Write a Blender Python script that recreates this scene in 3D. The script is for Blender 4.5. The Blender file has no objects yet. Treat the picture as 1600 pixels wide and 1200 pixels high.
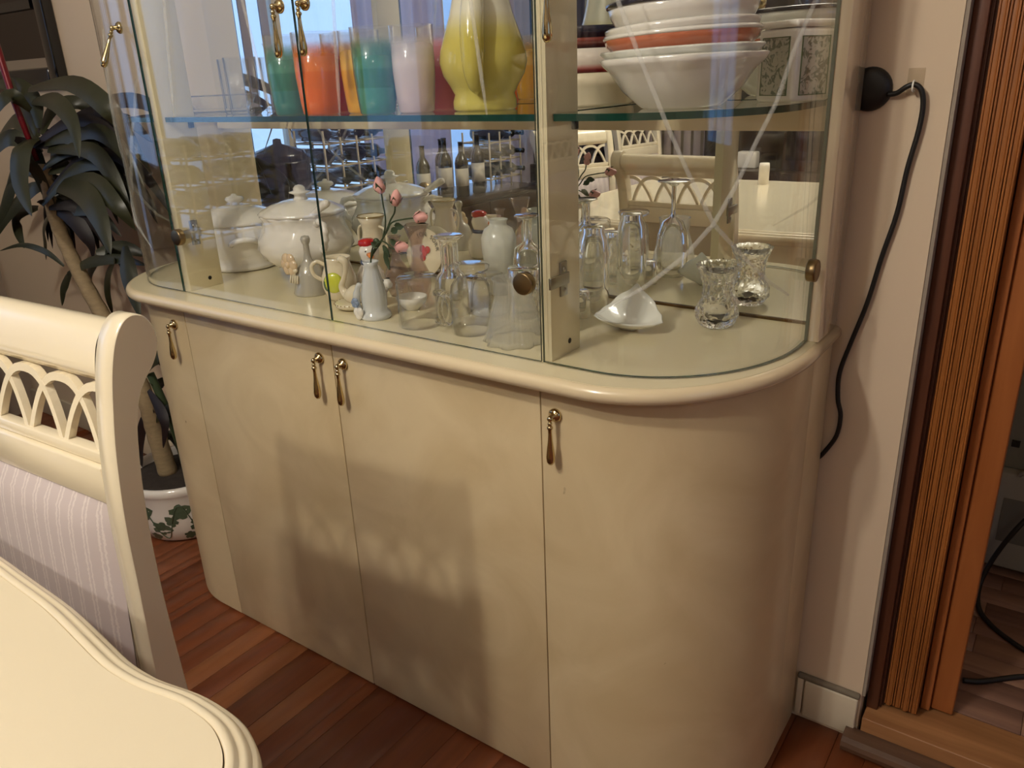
import bpy, bmesh, math, random
from mathutils import Vector, Matrix
import numpy as np

S = bpy.context.scene
C = S.collection
PI = math.pi
R = math.radians
random.seed(7)

# ------------------------------------------------------------------ camera
cam_d = bpy.data.cameras.new('camera')
cam = bpy.data.objects.new('camera', cam_d)
C.objects.link(cam)
cr = Vector((0.81439732, 0.57896566, -0.03944328))
cu = Vector((-0.17955406, 0.31603561, 0.93160176))
cf = Vector((-0.55183091, 0.75161177, -0.36133419))
M = Matrix.Identity(4)
for i in range(3):
    M[i][0] = cr[i]; M[i][1] = cu[i]; M[i][2] = -cf[i]
M.translation = Vector((0.60780, -0.89650, 1.19315))
cam.matrix_world = M
cam_d.sensor_fit = 'HORIZONTAL'
cam_d.sensor_width = 36.0
cam_d.lens = 36.0 * 1245.62 / 1600.0
cam_d.clip_start = 0.02
S.camera = cam

# ------------------------------------------------------------------ world, exposure
S.view_settings.view_transform = 'Standard'
S.view_settings.look = 'None'
S.view_settings.gamma = 1.0
S.view_settings.use_curve_mapping = False
S.view_settings.exposure = 0.13
S.cycles.max_bounces = 24
S.cycles.transparent_max_bounces = 32
S.cycles.transmission_bounces = 24
S.cycles.glossy_bounces = 16
S.cycles.diffuse_bounces = 4
S.cycles.sample_clamp_indirect = 4.0
S.cycles.blur_glossy = 0.6
S.cycles.use_denoising = True

def srgb(r, g, b):
    def f(c):
        c /= 255.0
        return c / 12.92 if c <= 0.04045 else ((c + 0.055) / 1.055) ** 2.4
    return (f(r), f(g), f(b), 1.0)

W = bpy.data.worlds.new('daylight_sky')
S.world = W
W.use_nodes = True
bg = W.node_tree.nodes['Background']
bg.inputs['Color'].default_value = (0.30, 0.52, 1.0, 1)
bg.inputs['Strength'].default_value = 1.25

def lamp(name, kind, loc, energy, color, size=0.02, rot=None, size_y=None):
    d = bpy.data.lights.new(name, kind)
    d.energy = energy
    d.color = color
    if kind == 'AREA':
        d.shape = 'RECTANGLE'
        d.size = size
        d.size_y = size_y or size
    else:
        d.shadow_soft_size = size
    o = bpy.data.objects.new(name, d)
    o.location = loc
    if rot:
        o.rotation_euler = rot
    C.objects.link(o)
    return o

WARM = (1.0, 0.93, 0.82)
# two bulbs of the ceiling lamp over the dining table (the fitting itself is built further down)
CH = (-0.30, -1.65, 2.21)
BULBS = [(CH[0], CH[1] - 0.25, CH[2]), (CH[0], CH[1] + 0.25, CH[2])]
for i, b in enumerate(BULBS):
    lamp('ceiling_lamp_bulb_light', 'POINT', b, 36.0, WARM, 0.04)
# unseen fill light added to brighten the cabinet's right end and the hall
lamp('right_fill_light', 'AREA', (1.9, -2.6, 2.47), 7.0, (1.0, 0.90, 0.78), 0.5, (0, 0, 0))
# daylight at the windows
lamp('window_daylight', 'AREA', (-3.0, -1.75, 1.3), 5.0, (0.55, 0.72, 1.0), 2.3, (0, R(-90), 0), 1.6)

# ------------------------------------------------------------------ materials
def newmat(name):
    m = bpy.data.materials.new(name)
    m.use_nodes = True
    nt = m.node_tree
    b = nt.nodes['Principled BSDF']
    return m, nt, b

def pbr(name, col, rough=0.45, metal=0.0, coat=0.0, var=0.0, scale=8.0, bump=0.0, bscale=60.0, stretch=None, spec=0.5):
    m, nt, b = newmat(name)
    N, L = nt.nodes, nt.links
    b.inputs['Roughness'].default_value = rough
    b.inputs['Metallic'].default_value = metal
    b.inputs['Coat Weight'].default_value = coat
    b.inputs['Coat Roughness'].default_value = 0.12
    b.inputs['Specular IOR Level'].default_value = spec
    tc = N.new('ShaderNodeTexCoord')
    mp = N.new('ShaderNodeMapping')
    L.new(tc.outputs['Object'], mp.inputs['Vector'])
    if stretch:
        mp.inputs['Scale'].default_value = stretch
    nz = N.new('ShaderNodeTexNoise')
    nz.inputs['Scale'].default_value = scale
    nz.inputs['Detail'].default_value = 6
    L.new(mp.outputs['Vector'], nz.inputs['Vector'])
    mx = N.new('ShaderNodeMix')
    mx.data_type = 'RGBA'
    k = max(0.02, var)
    mx.inputs[6].default_value = tuple(c * (1 - k) for c in col[:3]) + (1,)
    mx.inputs[7].default_value = tuple(min(1, c * (1 + k)) for c in col[:3]) + (1,)
    L.new(nz.outputs['Fac'], mx.inputs[0])
    L.new(mx.outputs[2], b.inputs['Base Color'])
    if bump:
        n2 = N.new('ShaderNodeTexNoise')
        n2.inputs['Scale'].default_value = bscale
        n2.inputs['Detail'].default_value = 4
        L.new(mp.outputs['Vector'], n2.inputs['Vector'])
        bp = N.new('ShaderNodeBump')
        bp.inputs['Strength'].default_value = bump
        bp.inputs['Distance'].default_value = 0.002
        L.new(n2.outputs['Fac'], bp.inputs['Height'])
        L.new(bp.outputs['Normal'], b.inputs['Normal'])
    return m

def lacquer_mottled():
    """cream goatskin-look lacquer with small brown nicks"""
    m, nt, b = newmat('mottled_cream_lacquer')
    N, L = nt.nodes, nt.links
    tc = N.new('ShaderNodeTexCoord')
    n1 = N.new('ShaderNodeTexNoise'); n1.inputs['Scale'].default_value = 5; n1.inputs['Detail'].default_value = 7
    n1.inputs['Distortion'].default_value = 1.2
    L.new(tc.outputs['Object'], n1.inputs['Vector'])
    r1 = N.new('ShaderNodeValToRGB')
    r1.color_ramp.elements[0].position = 0.33; r1.color_ramp.elements[0].color = srgb(207, 185, 143)
    r1.color_ramp.elements[1].position = 0.66; r1.color_ramp.elements[1].color = srgb(222, 202, 161)
    L.new(n1.outputs['Fac'], r1.inputs['Fac'])
    n2 = N.new('ShaderNodeTexNoise'); n2.inputs['Scale'].default_value = 38; n2.inputs['Detail'].default_value = 2
    mp = N.new('ShaderNodeMapping'); mp.inputs['Scale'].default_value = (1.0, 1.0, 0.55)
    L.new(tc.outputs['Object'], mp.inputs['Vector'])
    L.new(mp.outputs['Vector'], n2.inputs['Vector'])
    r2 = N.new('ShaderNodeValToRGB')
    r2.color_ramp.elements[0].position = 0.775; r2.color_ramp.elements[0].color = (0, 0, 0, 1)
    r2.color_ramp.elements[1].position = 0.80; r2.color_ramp.elements[1].color = (1, 1, 1, 1)
    L.new(n2.outputs['Fac'], r2.inputs['Fac'])
    mx = N.new('ShaderNodeMix'); mx.data_type = 'RGBA'
    L.new(r2.outputs['Color'], mx.inputs[0])
    L.new(r1.outputs['Color'], mx.inputs[6])
    mx.inputs[7].default_value = srgb(120, 84, 50)
    L.new(mx.outputs[2], b.inputs['Base Color'])
    b.inputs['Roughness'].default_value = 0.38
    b.inputs['Coat Weight'].default_value = 0.25
    b.inputs['Coat Roughness'].default_value = 0.15
    return m

def schlick(nt):
    """Fresnel weight of a thin pane, the same from both of its sides"""
    N, L = nt.nodes, nt.links
    lw = N.new('ShaderNodeLayerWeight'); lw.inputs['Blend'].default_value = 0.5
    pw = N.new('ShaderNodeMath'); pw.operation = 'POWER'; pw.inputs[1].default_value = 5.0
    ma = N.new('ShaderNodeMath'); ma.operation = 'MULTIPLY_ADD'; ma.inputs[1].default_value = 0.95; ma.inputs[2].default_value = 0.042
    L.new(lw.outputs['Facing'], pw.inputs[0]); L.new(pw.outputs[0], ma.inputs[0])
    return ma.outputs[0]

def pane_mat(name, tint, gloss=1.0):
    m = bpy.data.materials.new(name); m.use_nodes = True
    nt = m.node_tree; N, L = nt.nodes, nt.links
    N.remove(N['Principled BSDF'])
    out = N['Material Output']
    t = N.new('ShaderNodeBsdfTransparent'); t.inputs['Color'].default_value = tint
    g = N.new('ShaderNodeBsdfGlossy'); g.inputs['Roughness'].default_value = 0.0
    g.inputs['Color'].default_value = (gloss, gloss, gloss, 1)
    fr = schlick(nt)
    mx = N.new('ShaderNodeMixShader')
    L.new(fr, mx.inputs['Fac'])
    L.new(t.outputs['BSDF'], mx.inputs[1]); L.new(g.outputs['BSDF'], mx.inputs[2])
    L.new(mx.outputs['Shader'], out.inputs['Surface'])
    return m

def glass_mat(name, tint, rough=0.0, clear=0.0, bump=0.0, bscale=90.0, vor=False):
    m = bpy.data.materials.new(name); m.use_nodes = True
    nt = m.node_tree; N, L = nt.nodes, nt.links
    N.remove(N['Principled BSDF'])
    out = N['Material Output']
    # thin walls: seen straight through, darker and shinier where the wall turns edge-on
    lw = N.new('ShaderNodeLayerWeight'); lw.inputs['Blend'].default_value = 0.5
    rp = N.new('ShaderNodeValToRGB')
    e = rp.color_ramp.elements
    e[0].position = 0.72; e[0].color = tint
    e[1].position = 1.0; e[1].color = tuple(c * 0.5 for c in tint[:3]) + (1,)
    L.new(lw.outputs['Facing'], rp.inputs['Fac'])
    t0 = N.new('ShaderNodeBsdfTransparent'); L.new(rp.outputs['Color'], t0.inputs['Color'])
    gl = N.new('ShaderNodeBsdfGlossy'); gl.inputs['Roughness'].default_value = 0.02
    t = N.new('ShaderNodeMixShader')
    L.new(schlick(nt), t.inputs['Fac']); L.new(t0.outputs['BSDF'], t.inputs[1]); L.new(gl.outputs['BSDF'], t.inputs[2])
    g = N.new('ShaderNodeBsdfGlass'); g.inputs['Color'].default_value = tint
    g.inputs['Roughness'].default_value = rough; g.inputs['IOR'].default_value = 1.46
    mx = N.new('ShaderNodeMixShader'); mx.inputs['Fac'].default_value = 1 - clear
    L.new(t.outputs['Shader'], mx.inputs[1]); L.new(g.outputs['BSDF'], mx.inputs[2])
    if bump:
        tc = N.new('ShaderNodeTexCoord')
        tx = N.new('ShaderNodeTexVoronoi' if vor else 'ShaderNodeTexNoise')
        tx.inputs['Scale'].default_value = bscale
        L.new(tc.outputs['Object'], tx.inputs['Vector'])
        bp = N.new('ShaderNodeBump'); bp.inputs['Strength'].default_value = bump; bp.inputs['Distance'].default_value = 0.004
        L.new(tx.outputs['Distance' if vor else 'Fac'], bp.inputs['Height'])
        L.new(bp.outputs['Normal'], g.inputs['Normal'])
    L.new(mx.outputs['Shader'], out.inputs['Surface'])
    return m

def thin_glass(name, tint, frosting=0.0):
    """thin-walled tableware: seen straight through, dark outlines where the wall turns edge-on, clear highlights"""
    m = bpy.data.materials.new(name); m.use_nodes = True
    nt = m.node_tree; N, L = nt.nodes, nt.links
    N.remove(N['Principled BSDF'])
    lw = N.new('ShaderNodeLayerWeight'); lw.inputs['Blend'].default_value = 0.5
    rp = N.new('ShaderNodeValToRGB')
    e = rp.color_ramp.elements
    e[0].position = 0.70; e[0].color = tint
    e[1].position = 0.98; e[1].color = tuple(c * 0.30 for c in tint[:3]) + (1,)
    L.new(lw.outputs['Facing'], rp.inputs['Fac'])
    t0 = N.new('ShaderNodeBsdfTransparent'); L.new(rp.outputs['Color'], t0.inputs['Color'])
    gl = N.new('ShaderNodeBsdfGlossy'); gl.inputs['Roughness'].default_value = 0.025
    mu = N.new('ShaderNodeMath'); mu.operation = 'MULTIPLY'; mu.inputs[1].default_value = 1.35; mu.use_clamp = True
    L.new(schlick(nt), mu.inputs[0])
    t = N.new('ShaderNodeMixShader')
    L.new(mu.outputs[0], t.inputs['Fac']); L.new(t0.outputs['BSDF'], t.inputs[1]); L.new(gl.outputs['BSDF'], t.inputs[2])
    if frosting:
        df = N.new('ShaderNodeBsdfTranslucent'); df.inputs['Color'].default_value = (0.9, 0.9, 0.86, 1)
        d2 = N.new('ShaderNodeBsdfDiffuse'); d2.inputs['Color'].default_value = (0.9, 0.9, 0.86, 1)
        ms = N.new('ShaderNodeMixShader'); L.new(df.outputs['BSDF'], ms.inputs[1]); L.new(d2.outputs['BSDF'], ms.inputs[2])
        m2 = N.new('ShaderNodeMixShader'); m2.inputs['Fac'].default_value = frosting
        L.new(t.outputs['Shader'], m2.inputs[1]); L.new(ms.outputs['Shader'], m2.inputs[2])
        t = m2
    L.new(t.outputs['Shader'], N['Material Output'].inputs['Surface'])
    return m

def mirror_mat(name, col, rough=0.0):
    m = bpy.data.materials.new(name); m.use_nodes = True
    nt = m.node_tree; N, L = nt.nodes, nt.links
    N.remove(N['Principled BSDF'])
    g = N.new('ShaderNodeBsdfGlossy'); g.inputs['Roughness'].default_value = rough
    g.inputs['Color'].default_value = col
    L.new(g.outputs['BSDF'], N['Material Output'].inputs['Surface'])
    return m

def blended_tumbler(name, stops, H):
    """painted tumbler: colour at the foot fades into clear glass at the rim (real coating, set by height)"""
    m, nt, b = newmat(name)
    N, L = nt.nodes, nt.links
    tc = N.new('ShaderNodeTexCoord'); sx = N.new('ShaderNodeSeparateXYZ')
    L.new(tc.outputs['Object'], sx.inputs['Vector'])
    dv = N.new('ShaderNodeMath'); dv.operation = 'DIVIDE'; dv.inputs[1].default_value = H
    L.new(sx.outputs['Z'], dv.inputs[0])
    rp = N.new('ShaderNodeValToRGB')
    el = rp.color_ramp.elements
    while len(el) < len(stops):
        el.new(0.5)
    for e, (p, c) in zip(el, stops):
        e.position = p; e.color = c
    L.new(dv.outputs[0], rp.inputs['Fac'])
    L.new(rp.outputs['Color'], b.inputs['Base Color'])
    b.inputs['Roughness'].default_value = 0.12
    b.inputs['Coat Weight'].default_value = 0.6
    ra = N.new('ShaderNodeValToRGB')
    ra.color_ramp.elements[0].position = 0.58; ra.color_ramp.elements[0].color = (1, 1, 1, 1)
    ra.color_ramp.elements[1].position = 0.90; ra.color_ramp.elements[1].color = (0.06, 0.06, 0.06, 1)
    L.new(dv.outputs[0], ra.inputs['Fac'])
    t = N.new('ShaderNodeBsdfTransparent')
    g = N.new('ShaderNodeBsdfGlossy'); g.inputs['Roughness'].default_value = 0.02
    fr = schlick(nt)
    m1 = N.new('ShaderNodeMixShader'); L.new(fr, m1.inputs['Fac'])
    L.new(t.outputs['BSDF'], m1.inputs[1]); L.new(g.outputs['BSDF'], m1.inputs[2])
    m2 = N.new('ShaderNodeMixShader'); L.new(ra.outputs['Color'], m2.inputs['Fac'])
    L.new(m1.outputs['Shader'], m2.inputs[1]); L.new(b.outputs['BSDF'], m2.inputs[2])
    L.new(m2.outputs['Shader'], N['Material Output'].inputs['Surface'])
    return m

def height_ramp(name, stops, H, rough=0.15, coat=0.5):
    m, nt, b = newmat(name)
    N, L = nt.nodes, nt.links
    tc = N.new('ShaderNodeTexCoord'); sx = N.new('ShaderNodeSeparateXYZ')
    L.new(tc.outputs['Object'], sx.inputs['Vector'])
    dv = N.new('ShaderNodeMath'); dv.operation = 'DIVIDE'; dv.inputs[1].default_value = H
    L.new(sx.outputs['Z'], dv.inputs[0])
    rp = N.new('ShaderNodeValToRGB')
    el = rp.color_ramp.elements
    while len(el) < len(stops):
        el.new(0.5)
    for e, (p, c) in zip(el, stops):
        e.position = p; e.color = c
    L.new(dv.outputs[0], rp.inputs['Fac'])
    L.new(rp.outputs['Color'], b.inputs['Base Color'])
    b.inputs['Roughness'].default_value = rough
    b.inputs['Coat Weight'].default_value = coat
    return m

def wood(name, c1, c2, axis='Z', rough=0.4, coat=0.1, scale=14.0):
    m, nt, b = newmat(name)
    N, L = nt.nodes, nt.links
    tc = N.new('ShaderNodeTexCoord'); mp = N.new('ShaderNodeMapping')
    sc = {'X': (0.07, 1, 1), 'Y': (1, 0.07, 1), 'Z': (1, 1, 0.07)}[axis]
    mp.inputs['Scale'].default_value = sc
    oi = N.new('ShaderNodeObjectInfo')
    ad = N.new('ShaderNodeVectorMath'); ad.operation = 'ADD'
    mu = N.new('ShaderNodeMath'); mu.operation = 'MULTIPLY'; mu.inputs[1].default_value = 9.0
    L.new(oi.outputs['Random'], mu.inputs[0])
    L.new(tc.outputs['Object'], ad.inputs[0]); L.new(mu.outputs[0], ad.inputs[1])
    L.new(ad.outputs[0], mp.inputs['Vector'])
    nz = N.new('ShaderNodeTexNoise'); nz.inputs['Scale'].default_value = scale * 3; nz.inputs['Detail'].default_value = 8
    nz.inputs['Distortion'].default_value = 0.6
    L.new(mp.outputs['Vector'], nz.inputs['Vector'])
    rp = N.new('ShaderNodeValToRGB')
    rp.color_ramp.elements[0].position = 0.3; rp.color_ramp.elements[0].color = c1
    rp.color_ramp.elements[1].position = 0.7; rp.color_ramp.elements[1].color = c2
    L.new(nz.outputs['Fac'], rp.inputs['Fac'])
    L.new(rp.outputs['Color'], b.inputs['Base Color'])
    b.inputs['Roughness'].default_value = rough
    b.inputs['Coat Weight'].default_value = coat
    return m

def stripe_fabric():
    m, nt, b = newmat('striped_lilac_upholstery')
    N, L = nt.nodes, nt.links
    tc = N.new('ShaderNodeTexCoord'); sx = N.new('ShaderNodeSeparateXYZ')
    L.new(tc.outputs['Object'], sx.inputs['Vector'])
    nz = N.new('ShaderNodeTexNoise'); nz.inputs['Scale'].default_value = 220; nz.inputs['Detail'].default_value = 3
    L.new(tc.outputs['Object'], nz.inputs['Vector'])
    ma = N.new('ShaderNodeMath'); ma.operation = 'MULTIPLY_ADD'; ma.inputs[1].default_value = 0.006
    L.new(nz.outputs['Fac'], ma.inputs[0]); L.new(sx.outputs['X'], ma.inputs[2])
    mo = N.new('ShaderNodeMath'); mo.operation = 'PINGPONG'; mo.inputs[1].default_value = 0.0125
    L.new(ma.outputs[0], mo.inputs[0])
    rp = N.new('ShaderNodeValToRGB')
    e = rp.color_ramp.elements
    e[0].position = 0.0; e[0].color = srgb(204, 190, 188)
    e[1].position = 0.9; e[1].color = srgb(204, 190, 188)
    a = e.new(0.62); a.color = srgb(204, 190, 188)
    a = e.new(0.68); a.color = srgb(224, 212, 207)
    a = e.new(0.84); a.color = srgb(224, 212, 207)
    mu = N.new('ShaderNodeMath'); mu.operation = 'DIVIDE'; mu.inputs[1].default_value = 0.0125
    L.new(mo.outputs[0], mu.inputs[0]); L.new(mu.outputs[0], rp.inputs['Fac'])
    L.new(rp.outputs['Color'], b.inputs['Base Color'])
    b.inputs['Roughness'].default_value = 0.55
    b.inputs['Sheen Weight'].default_value = 0.3
    return m

def leaf_mat():
    m = pbr('dark_green_leaf', srgb(46, 48, 30), 0.36, 0, 0.0, 0.35, 16, 0.15, 40, (1, 1, 0.5))
    return m

def emission(name, col, s):
    m = bpy.data.materials.new(name); m.use_nodes = True
    nt = m.node_tree
    b = nt.nodes['Principled BSDF']
    b.inputs['Emission Color'].default_value = col
    b.inputs['Emission Strength'].default_value = s
    return m

MAT = dict(
    body=lacquer_mottled(),
    cream=pbr('cream_lacquer', srgb(226, 208, 172), 0.25, 0, 0.4, 0.03, 4),
    creamtop=pbr('cream_shelf_board', srgb(226, 214, 178), 0.2, 0, 0.4, 0.02, 4),
    chair=pbr('glossy_ivory_lacquer', srgb(238, 225, 196), 0.22, 0, 0.5, 0.02, 3),
    dark=pbr('dark_gap', srgb(30, 24, 18), 0.8),
    glass=pane_mat('clear_pane_glass', (0.992, 0.997, 0.992, 1)),
    glassedge=pbr('green_glass_edge', srgb(22, 62, 50), 0.15, 0, 0.5),
    shelfglass=pane_mat('shelf_glass', (0.95, 0.98, 0.965, 1)),
    etch=pbr('etched_glass_groove', srgb(214, 214, 204), 0.25, 0, 0.3),
    mirror=mirror_mat('silvered_mirror', (0.90, 0.91, 0.88, 1)),
    sidepanel=pbr('polished_cream_panel', srgb(226, 208, 176), 0.1, 0, 1.0, 0.02, 4),
    brass=pbr('antique_brass', srgb(136, 116, 84), 0.34, 1.0, 0, 0.1, 20),
    gold=pbr('polished_brass', srgb(204, 186, 142), 0.12, 1.0),
    bronze=pbr('dark_bronze', srgb(96, 78, 50), 0.22, 1.0),
    steel=pbr('zinc_steel', srgb(170, 168, 160), 0.3, 1.0),
    wall=pbr('plaster_wall', srgb(212, 192, 166), 0.85, 0, 0, 0.02, 3, 0.1, 120),
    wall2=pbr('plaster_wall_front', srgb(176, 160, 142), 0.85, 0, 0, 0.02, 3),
    ceil=pbr('white_ceiling', srgb(232, 226, 214), 0.9),
    white=pbr('white_paint', srgb(206, 194, 170), 0.5, 0, 0, 0.05, 12, 0.1, 80),
    black=pbr('black_plastic', srgb(22, 21, 20), 0.45),
    blacklac=pbr('black_lacquer', srgb(14, 14, 17), 0.12, 0, 0.6),
    cable=pbr('black_rubber_cable', srgb(20, 18, 17), 0.5),
    leaf=leaf_mat(),
    leaf2=pbr('maroon_leaf_back', srgb(30, 22, 22), 0.5, 0, 0, 0.3, 14),
    trunk=pbr('cane_trunk', srgb(150, 130, 98), 0.8, 0, 0, 0.3, 40, 0.6, 90, (1, 1, 3)),
    soil=pbr('potting_soil', srgb(52, 44, 38), 0.95, 0, 0, 0.5, 60, 1.0, 60),
    porcelain=pbr('white_porcelain', srgb(240, 235, 226), 0.1, 0, 0.6, 0.02, 4),
    creamware=pbr('cream_porcelain', srgb(228, 216, 188), 0.14, 0, 0.5, 0.04, 10),
    lustre=pbr('grey_lustre_porcelain', srgb(188, 184, 172), 0.12, 0.2, 0.7, 0.1, 12, 0, 60, (8, 8, 1)),
    milk=pbr('milk_glass', srgb(232, 232, 222), 0.12, 0, 0.6),
    bluewhite=pbr('pale_blue_porcelain', srgb(212, 214, 212), 0.12, 0, 0.6, 0.04, 20),
    red=pbr('red_glaze', srgb(190, 24, 28), 0.15, 0, 0.6),
    orange=pbr('orange_glaze', srgb(238, 140, 60), 0.2, 0, 0.4),
    blue=pbr('blue_glaze', srgb(60, 84, 130), 0.2, 0, 0.4),
    green=pbr('green_glaze', srgb(86, 110, 72), 0.2, 0, 0.4),
    lime=pbr('lime_glaze', srgb(206, 212, 74), 0.2, 0, 0.4),
    pink=pbr('pink_petal', srgb(232, 170, 164), 0.5, 0, 0, 0.12, 60),
    peach=pbr('peach_glaze', srgb(222, 196, 160), 0.15, 0, 0.5, 0.08, 40),
    stem=pbr('green_stem', srgb(56, 72, 44), 0.6),
    coral=pbr('coral_glaze', srgb(196, 112, 80), 0.15, 0, 0.6, 0.06, 20),
    navy=pbr('navy_rim', srgb(34, 34, 52), 0.15, 0, 0.6),
    grey=pbr('silver_grey_paint', srgb(150, 148, 138), 0.5, 0, 0, 0.05, 10),
    glassware=glass_mat('clear_glassware', (0.996, 0.997, 0.994, 1)),
    thin=thin_glass('thin_clear_glass', (0.998, 0.999, 0.997, 1)),
    ribbed=thin_glass('ribbed_shade_glass', (0.998, 0.999, 0.997, 1), 0.20),
    cut=glass_mat('cut_crystal', (0.998, 0.998, 0.994, 1), 0.0, 0.0, 0.35, 110, True),
    frost=glass_mat('frosted_glass', (0.93, 0.93, 0.89, 1), 0.35, 0.25),
    smoke=thin_glass('pink_lustre_glass', (0.90, 0.83, 0.81, 1), 0.05),
    fabric=stripe_fabric(),
    curtain=None, darkwood=wood('dark_stained_wood', srgb(38, 26, 22), srgb(58, 40, 32), 'Z', 0.3, 0.3),
    doorwood=wood('orange_pine_slats', srgb(138, 82, 36), srgb(168, 104, 50), 'Z', 0.4, 0.1),
    jamb=wood('brown_jamb_wood', srgb(72, 38, 22), srgb(94, 52, 30), 'Z', 0.5, 0.05),
    post=wood('amber_post_wood', srgb(150, 86, 40), srgb(172, 104, 54), 'Z', 0.45, 0.1),
    nosing=wood('worn_threshold_wood', srgb(70, 48, 36), srgb(104, 76, 56), 'X', 0.45, 0.1),
    strip=wood('pale_threshold_strip', srgb(136, 92, 56), srgb(164, 116, 74), 'X', 0.5, 0),
    bottle=pbr('dark_bottle_glass', srgb(20, 24, 18), 0.06, 0, 0.8),
    label=pbr('bottle_label', srgb(214, 206, 186), 0.6),
    rope=pbr('pale_rack_wood', srgb(198, 184, 158), 0.6, 0, 0, 0.15, 30),
    candle=pbr('white_wax', srgb(236, 228, 214), 0.4),
    redrod=pbr('red_glitter_rod', srgb(112, 14, 26), 0.35, 0.2, 0.2, 0.4, 120),
)
FLOORM = [wood('floor_plank_wood_%s' % n, srgb(*a), srgb(*b), 'Y', 0.32, 0.15) for n, a, b in (
    ('red', (114, 60, 34), (134, 74, 42)), ('brown', (104, 54, 31), (120, 66, 38)), ('amber', (142, 86, 50), (160, 100, 60)),
    ('tan', (126, 72, 46), (144, 86, 54)), ('dark', (96, 48, 28), (112, 58, 34)))]
HALLM = [wood('laminate_%s' % n, srgb(*a), srgb(*b), 'X', 0.5, 0.0) for n, a, b in (
    ('a', (116, 84, 70), (142, 106, 88)), ('b', (104, 74, 62), (128, 94, 78)), ('c', (126, 92, 74), (152, 116, 94)))]

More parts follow.
